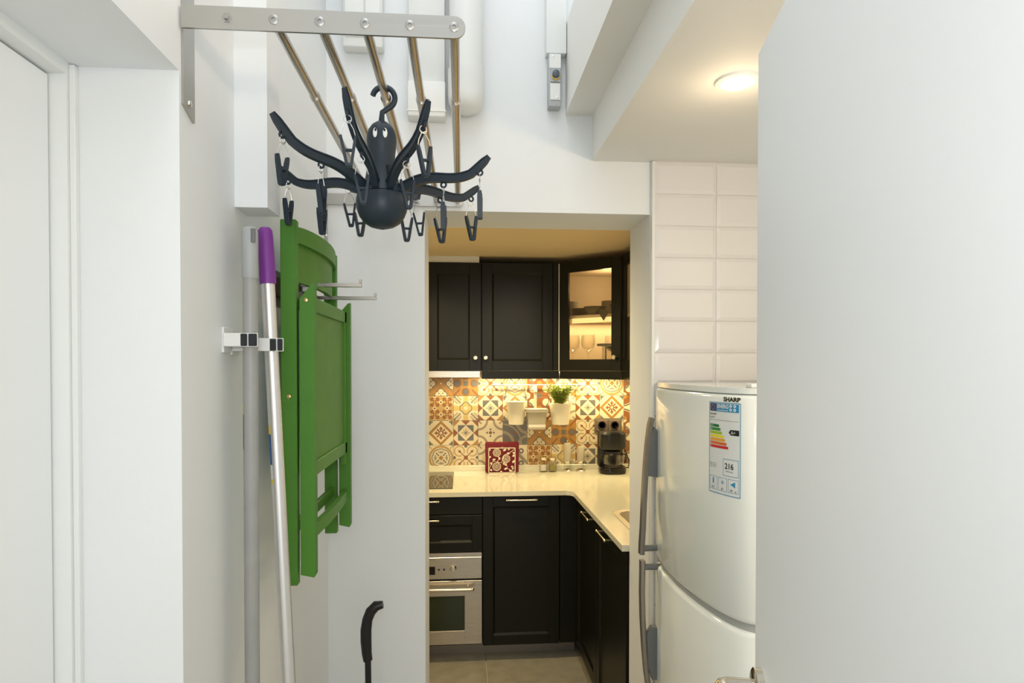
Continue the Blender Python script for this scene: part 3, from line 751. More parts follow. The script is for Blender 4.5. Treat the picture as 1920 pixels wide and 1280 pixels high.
obj('gasket', MB().prism([(x + .012, y * .985 + 1.66 * .015) for x, y in FS], 'z', .905, .936), 'gasket', fr)
obj('foot', MB().box(.74, 1.2, 1.40, 1.92, 0, .03), 'rubber', fr)
def fhandle(pp, up):
    m_ = MB(); 
    m_.sweep([(x, 1.898, z) for x, z in pp], [(-.013, -.0075), (.009, -.0075), (.013, -.002), (.011, .006), (-.013, .006)], (0, -1, 0))
    return m_
hu = obj('handle', fhandle([(.580, 1.362), (.574, 1.34), (.5665, 1.28), (.560, 1.20), (.555, 1.10), (.552, 1.02), (.549, .975), (.5485, .945)], 1), 'fhandle', up_d)
obj('handle_base', MB().prism([(.583, 1.335), (.573, 1.300), (.566, 1.185), (.600, 1.180), (.600, 1.318)], 'y', 1.888, 1.908), 'fhandled', hu)
obj('handle_neck', MB().tube([(.552, 1.898, .962), (.606, 1.898, .964)], .0095, 14), 'fhandled', hu)
hl = obj('handle', fhandle([(.5500, .925), (.5500, .89), (.549, .83), (.551, .75), (.556, .66), (.563, .58), (.572, .52), (.580, .46)][::-1], 1), 'fhandle', lo_d)
obj('handle_base', MB().prism([(.600, .720), (.578, .722), (.562, .700), (.568, .60), (.580, .56), (.600, .56)], 'y', 1.888, 1.908), 'fhandled', hl)
obj('handle_neck', MB().tube([(.552, 1.898, .905), (.606, 1.898, .905)], .0095, 14), 'fhandled', hl)
# things printed on the front follow its curve: s runs towards the camera from y = 1.497
arc = [(0.0, FS[0])]
for i in range(1, len(FS)):
    d = math.dist(FS[i], FS[i - 1]); arc.append((arc[-1][0] + d, FS[i]))
def s_at_y(y):
    for (sa, a), (sb, b) in zip(arc, arc[1:]):
        if a[1] >= y >= b[1] and a[0] < .70: return sa + (sb - sa) * (a[1] - y) / max(a[1] - b[1], 1e-9)
def on_front(s0, z0, off):
    def fn(x, y, z=0):
        s = s0 + x
        for (sa, a), (sb, b) in zip(arc, arc[1:]):
            if sa <= s <= sb:
                f = (s - sa) / (sb - sa); p = (a[0] + (b[0] - a[0]) * f, a[1] + (b[1] - a[1]) * f)
                n = Vector((b[1] - a[1], -(b[0] - a[0]), 0)).normalized()
                return (p[0] + n.x * (off + z), p[1] + n.y * (off + z), z0 + y)
    return fn
def strip(x0, x1, y0, y1, n=10):
    m_ = MB(); vs = []; fs = []
    for i in range(n + 1):
        x = x0 + (x1 - x0) * i / n; vs += [(x, y0, 0), (x, y1, 0)]
    for i in range(n): fs.append((2 * i, 2 * i + 2, 2 * i + 3, 2 * i + 1))
    return m_.add(vs, fs)
def arrow(x0, x1, y0, y1):
    m_ = strip(x0, x1 - .004, y0, y1, 6); n = len(m_.v); ym = (y0 + y1) / 2
    m_.add([(x1 - .004, y0, 0), (x1 - .001, y0 + .001, 0), (x1, ym, 0), (x1 - .001, y1 - .001, 0), (x1 - .004, y1, 0)], [(0, 1, 2, 3, 4)]); return m_
def frame_rect(x0, x1, y0, y1, t):
    m_ = strip(x0, x1, y0, y0 + t); m_.add(*(lambda q: (q.v, q.f))(strip(x0, x1, y1 - t, y1)))
    for a, b in ((x0, x0 + t), (x1 - t, x1)): q = strip(a, b, y0, y1, 1); m_.add(q.v, q.f)
    return m_
S0 = s_at_y(1.505); LW, LH = .106, .218
ZL = 1.434 - LH
el = obj('energy_label', wrap(strip(0, LW, 0, LH, 16), on_front(S0, ZL, .0006)), 'lab_w', up_d)
el['label'] = 'energy rating label with coloured arrows'
def lab(name, mb_, m, off=.0010): return obj(name, wrap(mb_, on_front(S0, ZL, off)), m, el)
def join(*ms):
    r = MB()
    for q in ms: r.add(q.v, q.f)
    return r
def tx(s, size, x, y, xs=1.0, bold=0.0):
    q = text(s, size, bold); q.v = [(p[0] * xs + x, p[1] + y, 0) for p in q.v]; return q
lab('border', frame_rect(0, LW, 0, LH, .0016), 'lab_b')
lab('header', strip(.030, LW - .005, LH - .022, LH - .003), 'lab_b')
lab('flag', strip(.004, .029, LH - .022, LH - .003), 'lab_n')
stars = []
for i in range(12):
    a = 2 * PI * i / 12; x, y = .0165 + .006 * math.cos(a), LH - .0125 + .006 * math.sin(a)
    stars.append(strip(x - .0007, x + .0007, y - .0007, y + .0007, 1))
lab('stars', join(*stars), 'stick_y', .0013)
lab('lettering', join(tx('ENERG', .0125, .033, LH - .0135, 1.0, .0004)), 'lab_w', .0014)
circ = []
for cx, cy in ((.078, .0075), (.090, .0075), (.078, .0165), (.090, .0165)):
    circ.append(MB().add([(cx + .0042 * math.cos(2 * PI * k / 12), LH - cy + .0038 * math.sin(2 * PI * k / 12), 0) for k in range(12)], [tuple(range(12))]))
lab('symbols', join(*circ, strip(.034, .070, LH - .0195, LH - .0180, 4)), 'lab_w', .0014)
lab('symbols', join(tx('Y', .0058, .0760, LH - .0096), tx('IJA', .0040, .0872, LH - .0090), tx('IE', .0044, .0755, LH - .0182), tx('IA', .0044, .0880, LH - .0182)), 'lab_b', .0017)
lab('lettering', join(tx('SHARP', .0068, .004, LH - .031, 1.25), tx('SJ-420V', .0056, .004, LH - .0385),
    ), 'lab_k')
lab('lettering', join(tx('ENERGIA · EHEPTIA', .0030, .004, .070), tx('ENERGIJA · ENERGY', .0030, .004, .0655), tx('ENERGIE · ENERGI', .0030, .004, .061)), 'lab_k')
lab('rule_line', strip(.003, .100, LH - .0430, LH - .0425, 10), 'lab_k')
cols_ = ['lab_g1', 'lab_g2', 'lab_g3', 'lab_y', 'lab_o1', 'lab_o2', 'lab_r']
for i, c in enumerate(cols_):
    y1 = LH - .0530 - i * .0083
    lab('rating_arrow', arrow(.004, .040 + i * .0052, y1 - .0066, y1), c)
lab('lettering', join(*[tx(t, .0062, .006, LH - .0530 - i * .0083 - .0055) for i, t in enumerate(['A++', 'A+', 'A', 'B', 'C', 'D', 'E'])]), 'lab_w', .0014)
bk = MB().add([(.072, LH - .0690, 0), (.078, LH - .0625, 0), (.078, LH - .0755, 0)], [(0, 1, 2)]); q = strip(.078, .102, LH - .0755, LH - .0625, 5); bk.add(q.v, q.f)
lab('rating_mark', bk, 'lab_k'); lab('lettering', tx('A+', .011, .079, LH - .0728), 'lab_w', .0014)
lab('consumption_box', join(frame_rect(.054, .101, .046, .086, .0010), frame_rect(.004, .033, .008, .040, .0008), frame_rect(.037, .067, .008, .040, .0008), frame_rect(.071, .101, .008, .040, .0008)), 'lab_b')
sn = []
for k in range(3):
    a = PI * k / 3; dx, dy = math.cos(a), math.sin(a)
    sn.append(MB().add([(.052 + .0055 * dx * s1 - .0006 * dy * s2, .029 + .0055 * dy * s1 + .0006 * dx * s2, 0) for s1, s2 in ((-1, -1), (1, -1), (1, 1), (-1, 1))], [(0, 1, 2, 3)]))
lab('symbols', join(strip(.0155, .0205, .022, .036, 2), *sn, MB().add([(.078, .028, 0), (.092, .021, 0), (.092, .035, 0)], [(0, 1, 2)])), 'lab_b')
lab('lettering', join(tx('216', .0190, .0600, .063, .95, .0004), tx('kWh/annum', .0046, .0630, .0555), tx('162', .0088, .0090, .0105), tx('61', .0088, .0470, .0105), tx('L', .004, .022, .0180), tx('39', .0088, .0760, .0105), tx('dB', .0055, .0900, .0105)), 'lab_k')
SL = s_at_y(1.452)
obj('logo', wrap(tx('SHARP', .0135, 0, 0, 1.25, .0006), on_front(SL, 1.4375, .0009)), 'bgold', up_d)

# ------------------------------------------------------------------ kitchen base units
FY = 3.240          # front face of doors
def panel_door(mb_fn, name, x0, x1, z0, z1, parent, fy=FY, stile=.052, glass=False, top=None):
    """framed door facing -Y"""
    m_ = MB(); t = .018; r = stile; b = .0012
    m_.box(x0, x0 + r, fy, fy + t, z0, z1, b, 1); m_.box(x1 - r, x1, fy, fy + t, z0, z1, b, 1)
    m_.box(x0 + r, x1 - r, fy, fy + t, z0, z0 + r, b, 1); m_.box(x0 + r, x1 - r, fy, fy + t, z1 - r, z1, b, 1)
    # sloped moulding inside the frame
    for (a0, a1, c0, c1) in ((x0 + r, x1 - r, z0 + r, z1 - r),):
        e = .009
        vs = [(a0, fy + .001, c0), (a1, fy + .001, c0), (a1, fy + .001, c1), (a0, fy + .001, c1), (a0 + e, fy + .008, c0 + e), (a1 - e, fy + .008, c0 + e), (a1 - e, fy + .008, c1 - e), (a0 + e, fy + .008, c1 - e)]
        m_.add(vs, [(i, (i + 1) % 4, 4 + (i + 1) % 4, 4 + i) for i in range(4)])
    d = obj(name, m_, 'cab', parent)
    if not glass: obj('panel', MB().box(x0 + r, x1 - r, fy + .008, fy + .014, z0 + r, z1 - r), 'cab', d)
    else: obj('glass_pane', MB().box(x0 + r, x1 - r, fy + .009, fy + .012, z0 + r, z1 - r), 'pane', d)
    return d
def bar_handle(x0, x1, z, fy, parent):
    m_ = MB().tube([(x0, fy - .028, z), (x1, fy - .028, z)], .0042, 14)
    for x in (x0 + .008, x1 - .008):
        m_.tube([(x, fy, z), (x, fy - .028, z)], .0042, 12); m_.ball((x, fy - .028, z), .0062, 8)
    for x in (x0, x1): m_.ball((x, fy - .028, z), .0056, 8)
    return obj('handle', m_, 'nickel', parent)
OB0, OB1 = -0.500, 0.105
# oven unit
cu = thing('oven_cabinet', 'black base cabinet with two drawers above the built-in oven', 'cabinet', (-.2, 3.5, 0), )
obj('carcass', MB().box(OB0, OB1 - .002, FY + .020, 3.86, .085, .105), 'cab', cu)
obj('carcass', MB().box(OB0, OB0 + .016, FY + .020, 3.86, .105, .850), 'cab', cu)
obj('carcass', MB().box(OB1 - .018, OB1 - .002, FY + .020, 3.86, .105, .850), 'cab', cu)
obj('carcass', MB().box(OB0 + .016, OB1 - .018, FY + .020, 3.86, .56, .850), 'cab', cu)
d = obj('drawer', MB().box(OB0 + .002, OB1 - .003, FY, FY + .018, .763, .850, .0012, 1), 'cab', cu); bar_handle(-.272, -.118, .834, FY, d)
d = panel_door(None, 'drawer', OB0 + .002, OB1 - .003, .570, .758, cu, stile=.05); bar_handle(-.272, -.118, .738, FY, d)
ov = thing('oven', 'stainless steel built-in oven with dark window under the drawers', 'oven', (-.2, 3.4, .105))
obj('trim_strip', MB().box(OB0 + .004, OB1 - .004, FY + .004, FY + .018, .546, .566, .001, 1), 'oven', ov)
cp = obj('control_panel', MB().box(OB0 + .004, OB1 - .004, FY - .004, FY + .018, .434, .545, .002, 1), 'oven', ov)
obj('display', MB().box(-.215, -.137, FY - .0055, FY - .004, .458, .500, .0006, 1), 'blackgl', cp)
for x in (-.118, -.091): obj('button', MB().lathe([(.005, 0), (.005, -.003), (0, -.004)], (x, FY - .004, .484), 14, 'y'), 'black', cp)
obj('knob', MB().lathe([(.018, 0), (.018, -.003), (.014, -.006), (.013, -.022), (0, -.023)], (-.047, FY - .004, .490), 24, 'y'), 'chrome', cp)
m_ = MB(); a0, a1, c0, c1 = OB0 + .004, OB1 - .004, .098, .424; w0, w1, v0, v1 = -.40, .013, .168, .346
for q in ((a0, w0, c0, c1), (w1, a1, c0, c1), (w0, w1, c0, v0), (w0, w1, v1, c1)): m_.box(q[0], q[1], FY - .004, FY + .020, q[2], q[3], .0008, 1)
od = obj('oven_door', m_, 'oven', ov)
obj('window', MB().box(w0, w1, FY + .000, FY + .010, v0, v1, .001, 1), 'ovenglass', od)
m_ = MB().tube([(-.43, FY - .045, .392), (.048, FY - .045, .392)], .0075, 16)
for x in (-.42, .030): m_.tube([(x, FY - .004, .400), (x, FY - .045, .392)], .007, 12)
m_.ball((.052, FY - .045, .392), .0095, 10)
obj('handle', m_, 'nickel', od)
obj('oven_body', MB().box(OB0 + .02, OB1 - .022, FY + .020, 3.80, .106, .545), 'black', ov)
# tall-front base unit
c2 = thing('base_cabinet', 'black base cabinet with one tall framed door and top bar handle beside the oven', 'cabinet', (.3, 3.5, 0), )
obj('carcass', MB().box(OB1, .503, FY + .020, 3.86, .085, .850), 'cab', c2)
d = panel_door(None, 'door', OB1 + .002, .501, .085, .850, c2); bar_handle(.228, .381, .836, FY, d)
c3 = thing('corner_cabinet', 'black corner filler unit between the two base cabinet runs', 'cabinet', (.6, 3.5, 0), )
obj('carcass', MB().box(.505, 1.18, FY + .022, 3.86, .085, .850), 'cab', c3)
obj('filler_panel', MB().box(.505, .598, FY + .004, FY + .020, .085, .850, .001, 1), 'cab', c3)
# right run, doors facing -X
RXF = .590
def side_door(y0, y1, z0, z1, parent, name='door', stile=.052):
    src = MB(); tmp = []
    m_ = MB(); t = .018; r = stile; b = .0012; x = RXF
    m_.box(x, x + t, y0, y0 + r, z0, z1, b, 1); m_.box(x, x + t, y1 - r, y1, z0, z1, b, 1)
    m_.box(x, x + t, y0 + r, y1 - r, z0, z0 + r, b, 1); m_.box(x, x + t, y0 + r, y1 - r, z1 - r, z1, b, 1)
    e = .009; a0, a1, c0, c1 = y0 + r, y1 - r, z0 + r, z1 - r
    vs = [(x + .001, a0, c0), (x + .001, a1, c0), (x + .001, a1, c1), (x + .001, a0, c1), (x + .008, a0 + e, c0 + e), (x + .008, a1 - e, c0 + e), (x + .008, a1 - e, c1 - e), (x + .008, a0 + e, c1 - e)]
    m_.add(vs, [(i, (i + 1) % 4, 4 + (i + 1) % 4, 4 + i) for i in range(4)])
    d = obj(name, m_, 'cab', parent)
    obj('panel', MB().box(x + .008, x + .014, a0, a1, c0, c1), 'cab', d); return d
def side_handle(y0, y1, z, parent):
    m_ = MB().tube([(RXF - .028, y0, z), (RXF - .028, y1, z)], .0042, 14)
    for y in (y0 + .008, y1 - .008):
        m_.tube([(RXF, y, z), (RXF - .028, y, z)], .0042, 12); m_.ball((RXF - .028, y, z), .0062, 8)
    for y in (y0, y1): m_.ball((RXF - .028, y, z), .0056, 8)
    return obj('handle', m_, 'nickel', parent)
for k, (y0, y1, h0, h1, lb) in enumerate(((2.752, 3.236, 2.80, 2.955, 'farther black base cabinet of the right-hand run, towards the corner'),
                                   (2.240, 2.748, 2.46, 2.615, 'nearer black base cabinet of the right-hand run, below the sink'))):
    cc = thing('base_cabinet', lb, 'cabinet', (.9, (y0 + y1) / 2, 0), 'right-hand base cabinets')
    obj('carcass', MB().box(RXF + .020, 1.18, y0, y1, .085, .850 if k == 0 else .70), 'cab', cc)
    d = side_door(y0 + .002, y1 - .002, .085, .850, cc); side_handle(h0, h1, .830, d)
# plinths
tag(centre(obj('plinth', MB().box(OB0, .60, FY + .108, FY + .123, 0, .083), 'plinth')), 'dull grey plinth strip under the oven run', 'plinth', 'cabinet plinths')
tag(centre(obj('plinth', MB().box(RXF + .030, RXF + .045, 2.24, 3.29, 0, .083), 'plinth')), 'dull grey plinth strip under the right-hand run', 'plinth', 'cabinet plinths')
# worktop, L shaped with sink opening
CY = 3.218; CX = .566; ZT = .880
poly = [(-.80, CY), (CX - .035, CY), (CX - .012, CY - .010), (CX - .001, CY - .035), (CX, CY - .06), (CX + .004, 2.222), (.662, 2.222), (.662, 2.44), (.662, 3.885), (-.80, 3.885)]
wt_ = MB().prism(poly, 'z', .857, ZT)
wt_.prism([(.662, 2.222), (1.185, 2.222), (1.185, 2.33), (.662, 2.33)], 'z', .857, ZT)
wt_.prism([(.662, 2.74), (1.185, 2.74), (1.185, 3.885), (.662, 3.885)], 'z', .857, ZT)
wt_.prism([(1.06, 2.33), (1.185, 2.33), (1.185, 2.74), (1.06, 2.74)], 'z', .857, ZT)
wk = thing('worktop', 'glossy cream L-shaped stone worktop over the black cabinets', 'worktop', (.4, 3.5, .852))
obj('slab', wt_, 'cream', wk, smooth=False)
obj('upstand', MB().box(-.80, 1.185, 3.872, 3.886, ZT, .912, .0015, 1), 'cream', wk)
# sink: rim and bowl
def rrect(x0, x1, y0, y1, r, n=6):
    P = []
    for cx, cy, a in ((x1 - r, y1 - r, 0), (x0 + r, y1 - r, 90), (x0 + r, y0 + r, 180), (x1 - r, y0 + r, 270)):
        for i in range(n + 1):
            t = math.radians(a + 90 * i / n); P.append((cx + r * math.cos(t), cy + r * math.sin(t)))
    return P
def loft(levels):
    m_ = MB(); n = len(levels[0][0]); vs = []; fs = []
    for P, z in levels: vs += [(x, y, z) for x, y in P]
    for i in range(len(levels) - 1):
        for j in range(n): fs.append([i * n + j, i * n + (j + 1) % n, (i + 1) * n + (j + 1) % n, (i + 1) * n + j])
    fs.append([(len(levels) - 1) * n + j for j in range(n)]); return m_.add(vs, fs)
sk = thing('sink', 'stainless steel inset sink in the right-hand worktop', 'sink', (.85, 2.57, .72))
obj('bowl', loft([(rrect(.652, 1.075, 2.315, 2.755, .07), ZT + .0005), (rrect(.652, 1.075, 2.315, 2.755, .07), ZT + .004), (rrect(.676, 1.055, 2.338, 2.732, .06), ZT + .003),
                  (rrect(.682, 1.05, 2.345, 2.725, .06), ZT - .01), (rrect(.694, 1.03, 2.36, 2.71, .06), .745), (rrect(.73, 1.0, 2.40, 2.67, .05), .735)]), 'sink', sk)

# hob
hb = thing('induction_hob', 'dark grey glass hob set in the worktop over the oven', 'hob', (-.3, 3.58, ZT))
obj('glass_top', MB().box(-.56, -.048, 3.315, 3.835, ZT, ZT + .004, .0015, 1), 'hob', hb)

# ------------------------------------------------------------------ wall units
UY = 3.500; UZ0, UZ1 = 1.494, 2.088
def knob(x, y, z, parent, dx=0, dy=-1):
    m_ = MB().lathe([(.005, 0), (.005, .012), (.012, .016), (.014, .022), (.011, .028), (0, .030)], (0, 0, 0), 20)
    dirv = Vector((dx, dy, 0)).normalized(); q = Vector((0, 0, 1)).rotation_difference(dirv)
    m_.v = [tuple(q @ Vector(p) + Vector((x, y, z))) for p in m_.v]
    return obj('knob', m_, 'nickel', parent)
ua = thing('wall_cabinet', 'black framed wall cabinet above the cooker hood, left', 'cabinet', (-.2, 3.7, UZ0))
obj('carcass', MB().box(-.50, .107, UY + .020, 3.888, UZ0, UZ1), 'cab', ua)
d = panel_door(None, 'door', -.196, .105, UZ0, UZ1, ua, UY, .062); knob(.074, UY, 1.565, d)
d = panel_door(None, 'door', -.498, -.199, UZ0, UZ1, ua, UY, .062); knob(-.468, UY, 1.565, d)
ub = thing('wall_cabinet', 'black framed wall cabinet in the middle, left of the glass-door corner unit', 'cabinet', (.3, 3.7, UZ0))
obj('carcass', MB().box(.109, .536, UY + .020, 3.888, UZ0, UZ1), 'cab', ub)
d = panel_door(None, 'door', .112, .503, UZ0, UZ1, ub, UY, .055); knob(.130, UY, 1.565, d)
obj('filler_panel', MB().box(.506, .536, UY + .002, UY + .020, UZ0, UZ1, .001, 1), 'cab', ub)
tag(centre(obj('filler_strip', MB().box(-.50, .096, UY + .010, UY + .024, UZ1 + .001, 2.124), 'white')), 'white filler strip between left wall cabinet and ceiling', 'trim')
# corner unit with diagonal glass door
A = Vector((.540, 3.500, 0)); B = Vector((.822, 3.235, 0))
uc = thing('corner_wall_cabinet', 'black corner wall cabinet with lit interior behind a diagonal glass door', 'cabinet', (.85, 3.6, UZ0))
plan = [(A.x, A.y + .02), (B.x, B.y + .02), (1.185, B.y + .02), (1.185, 3.888), (A.x, 3.888)]
for z0, z1 in ((UZ0, UZ0 + .016), (UZ1 - .016, UZ1)): obj('carcass', MB().prism(plan, 'z', z0, z1), 'cabin', uc, smooth=False)
obj('back_panel', MB().box(A.x, 1.185, 3.872, 3.888, UZ0 + .016, UZ1 - .016), 'cabin', uc)
obj('back_panel', MB().box(1.170, 1.185, B.y + .02, 3.872, UZ0 + .016, UZ1 - .016), 'cabin', uc)
obj('side_panel', MB().box(A.x, A.x + .012, A.y + .022, 3.872, UZ0 + .016, UZ1 - .016), 'cabin', uc)
obj('side_panel', MB().box(B.x + .016, 1.170, B.y + .02, B.y + .032, UZ0 + .016, UZ1 - .016), 'cabin', uc)
SHZ = 1.802
obj('shelf', MB().prism([(A.x + .012, A.y + .07), (B.x + .07, B.y + .06), (1.170, B.y + .06), (1.170, 3.872), (A.x + .012, 3.872)], 'z', SHZ - .018, SHZ), 'cabin', uc, smooth=False)
mbd = MB(); L_ = (B - A).length
dv = (B - A).normalized(); ang = math.atan2(dv.y, dv.x)
def diag(m_): 
    R3 = Matrix.Rotation(ang, 3, 'Z'); m_.v = [tuple(R3 @ Vector(p) + A) for p in m_.v]; return m_
m_ = MB(); r = .058; t = .018
m_.box(.002, r, 0, t, UZ0, UZ1, .0012, 1); m_.box(L_ - r, L_ - .002, 0, t, UZ0, UZ1, .0012, 1)
m_.box(r, L_ - r, 0, t, UZ0, UZ0 + .062, .0012, 1); m_.box(r, L_ - r, 0, t, UZ1 - .055, UZ1, .0012, 1)
gd = obj('door', diag(m_), 'cab', uc)
obj('glass_pane', diag(MB().box(r, L_ - r, .008, .011, UZ0 + .062, UZ1 - .055)), 'pane', gd)
kp = A + dv * (L_ - .030); nrm = Vector((dv.y, -dv.x, 0)); knob(kp.x, kp.y, 1.566, gd, nrm.x, nrm.y)
nrm_ = Vector((-dv.y, dv.x, 0))
obj('light_strip', diag(MB().box(.055, L_ - .055, .045, .052, SHZ - .046, SHZ - .019)), 'shelfglow', uc)
obj('edge_strip', MB().box(A.x - .0035, A.x - .0005, A.y - .004, A.y + .004, UZ0, UZ1), 'white', uc)
# right-hand wall unit, glass doors facing the left
ur = thing('glass_wall_cabinet', 'black glass-fronted wall cabinet at far right, mostly hidden by the doorway', 'cabinet', (1.0, 2.9, UZ0))
ry0, ry1 = 2.66, 3.250
for z0, z1 in ((UZ0, UZ0 + .016), (UZ1 - .016, UZ1), (1.77, 1.786)): obj('shelf', MB().box(.842, 1.185, ry0, ry1, z0, z1), 'cabin', ur)
obj('side_panel', MB().box(.842, 1.185, ry0, ry0 + .016, UZ0 + .016, UZ1 - .016), 'cab', ur)
obj('back_panel', MB().box(1.172, 1.185, ry0 + .016, ry1, UZ0 + .016, UZ1 - .016), 'cabin', ur)
m_ = MB(); x = .824; a, b = ry0, ry1 - .012
for q in ((a, a + .055, UZ0, UZ1), (b - .055, b, UZ0, UZ1), (a + .055, b - .055, UZ0, UZ0 + .06), (a + .055, b - .055, UZ1 - .055, UZ1)): m_.box(x, x + .018, q[0], q[1], q[2], q[3], .001, 1)
gd2 = obj('door', m_, 'cab', ur); obj('glass_pane', MB().box(x + .008, x + .011, a + .055, b - .055, UZ0 + .06, UZ1 - .055), 'pane', gd2)
# light pelmet under the wall units
pl = thing('light_pelmet', 'black pelmet strip under the wall cabinets hiding the lamps', 'pelmet', (.6, 3.5, 1.45))
obj('pelmet_board', MB().box(.109, A.x, UY + .004, UY + .020, 1.449, UZ0 - .001), 'cab', pl)
obj('pelmet_board', diag(MB().box(0, L_, .004, .020, 1.449, UZ0 - .001)), 'cab', pl)
obj('pelmet_board', MB().box(.826, .842, ry0, 3.235, 1.449, UZ0 - .001), 'cab', pl)
tag(centre(obj('led_light_bar', MB().box(.16, .95, 3.80, 3.812, 1.478, 1.486), 'led')), 'slim glowing light bar under the middle wall cabinet', 'light')
# cooker hood
hd = thing('cooker_hood', 'slim stainless steel cooker hood under the left wall cabinet', 'hood', (-.2, 3.6, 1.456))
obj('front_strip', MB().box(-.50, .100, UY - .008, UY + .020, 1.457, 1.492, .001, 1), 'oven', hd)
obj('hood_body', MB().box(-.50, .100, UY + .020, 3.84, 1.478, 1.493), 'oven', hd)
obj('hood_lens', MB().lathe([(0, 1.4765), (.028, 1.4765), (.028, 1.479), (0, 1.479)], (-.10, 3.72, 0), 20), 'lamp', hd)

# ------------------------------------------------------------------ dishes in the corner cabinet
def lathe_thing(name, prof, mtl, loc, label, cat_, group=None, k=28):
    o = obj(name, MB().lathe(prof, (0, 0, 0), k), mtl); o.location = loc
    return tag(o, label, cat_, group)
bowl = [(.026, 0), (.028, .003), (.050, .020), (.064, .045), (.061, .045), (.048, .023), (.026, .006), (0, .005)]
plate_p = [(.05, 0), (.052, .002), (.095, .014), (.11, .020), (.108, .022), (.092, .016), (.05, .005), (0, .004)]
mugp = [(.028, 0), (.036, .004), (.040, .030), (.040, .092), (.037, .092), (.036, .030), (.030, .008), (0, .007)]
base = Vector((.70, 3.50, SHZ))
lathe_thing('bowl', bowl, 'dish', (.735, 3.470, SHZ), 'dark stoneware bowl on the lit cabinet shelf, middle one', 'bowl', 'bowls on the cabinet shelf')
lathe_thing('bowl', bowl, 'dish', (.690, 3.600, SHZ), 'dark stoneware bowl on the lit cabinet shelf, leftmost one', 'bowl', 'bowls on the cabinet shelf')
lathe_thing('bowl', [(r, h * 1.25) for r, h in bowl], 'dish', (.870, 3.430, SHZ), 'taller dark stoneware bowl at the right of the lit cabinet shelf', 'bowl', 'bowls on the cabinet shelf')
lathe_thing('cup', mugp, 'cup', (.690, 3.600, SHZ + .0070), 'small pale cup standing in the leftmost dark bowl', 'cup', 'cups in the bowls')
o = bpy.data.objects['cup']; o.location = (.640, 3.690, SHZ + .001); 
tag(o, 'small pale cup left of the dark bowls on the cabinet shelf', 'cup', 'cups on the cabinet shelf')
lathe_thing('cup', mugp, 'cup', (.845, 3.620, SHZ + .001), 'small pale cup behind the middle bowl on the cabinet shelf', 'cup', 'cups on the cabinet shelf')
o = lathe_thing('cup', [(r, h * 1.3) for r, h in mugp], 'cup', (.955, 3.540, SHZ + .001), 'pale cup behind the taller bowl at the right of the shelf', 'cup', 'cups on the cabinet shelf')
tc_ = centre(obj('cloth_tag', MB().add([(.727, 3.345, 1.805), (.755, 3.345, 1.807), (.778, 3.330, 1.805), (.752, 3.33, 1.760), (.727, 3.348, 1.806), (.755, 3.348, 1.808), (.778, 3.333, 1.806), (.752, 3.333, 1.761),
    (.735, 3.36, 1.822), (.770, 3.36, 1.824)], [(0, 1, 3), (1, 2, 3), (4, 7, 5), (5, 7, 6), (0, 3, 7, 4), (2, 6, 7, 3), (0, 8, 1), (1, 9, 2), (1, 8, 9), (4, 5, 8), (5, 6, 9), (5, 9, 8), (0, 4, 8), (2, 9, 6)]), 'dish'))
tag(tc_, 'dark folded cloth corner hanging over the shelf edge in the glass cabinet', 'cloth')
CB = UZ0 + .017
wineg = [(.032, 0), (.032, .002), (.006, .006), (.0035, .012), (.0035, .060), (.012, .070), (.030, .090), (.036, .115), (.033, .150), (.0322, .150), (.035, .115), (.029, .091), (0, .072)]
wineg = [(r * 1.12, h * 1.22) for r, h in wineg]
for k, (x, y, lb) in enumerate(((.628, 3.560, 'clear wine glass at the left in the lit corner cabinet'), (.705, 3.510, 'clear wine glass in the middle of the lit corner cabinet'), (.860, 3.60, 'clear wine glass at the back right of the lit corner cabinet'))):
    lathe_thing('wine_glass', wineg, 'clear', (x, y, CB), lb, 'glass', 'wine glasses in the corner cabinet', 24)
jg = thing('glass_canister', 'glass canister with broad dark metal lid in the lit corner cabinet', 'jar', (.815, 3.44, CB))
obj('canister_body', MB().lathe([(0, CB), (.045, CB), (.047, CB + .004), (.047, CB + .118), (.044, CB + .118), (.044, CB + .006), (0, CB + .006)], (.815, 3.44, 0), 28), 'clear', jg)
obj('lid', MB().lathe([(.0, CB + .118), (.072, CB + .119), (.074, CB + .123), (.074, CB + .131), (.03, CB + .135), (0, CB + .136)], (.815, 3.44, 0), 28), 'dish', jg)
obj('metal_band', MB().lathe([(.0480, CB + .002), (.0480, CB + .012)], (.815, 3.44, 0), 28), 'nickel', jg)
for x in (-.047, .047): obj('metal_rib', MB().box(.815 + x * .74 - .004, .815 + x * .74 + .004, 3.44 - .038, 3.44 - .034, CB + .010, CB + .118, .001, 1), 'nickel', jg)

# ------------------------------------------------------------------ rail with pots on the tiles
rl = thing('wall_rail', 'thin steel rail fixed across the patterned tiles', 'rail', (.46, 3.85, 1.40))
obj('rail_bar', MB().tube([(.178, 3.850, 1.404), (.742, 3.850, 1.404)], .0045, 12), 'chrome', rl)
for x in (.20, .72): obj('rail_mount', MB().tube([(x, 3.850, 1.404), (x, 3.884, 1.404)], .008, 12), 'chrome', rl)
def potp(x, z0, h_, r0, r1, root, name='pot_body'):
    pr_ = [(0, 0), (r0, 0), (r0 + .001, .003), (r1 * .97, h_ * .88), (r1, h_ * .90), (r1 + .004, h_ - .003), (r1 + .004, h_), (r1 - .001, h_), (r1 * .95, h_ * .88), (r0 - .003, .006), (0, .006)]
    return obj(name, MB().lathe([(r, z0 + z) for r, z in pr_], (x, 3.800, 0), 32), 'pot', root)
def hang(x, z, root, y=3.845):
    for s in (-1, 1):
        obj('hanger_hook', MB().tube([(x + s * .055, 3.835, z - .008), (x + s * .066, 3.842, z + .01), (x + s * .062, 3.852, z + .03), (x + s * .050, 3.855, 1.411), (x + s * .05, 3.845, 1.413)], .0022, 8), 'chrome', root)
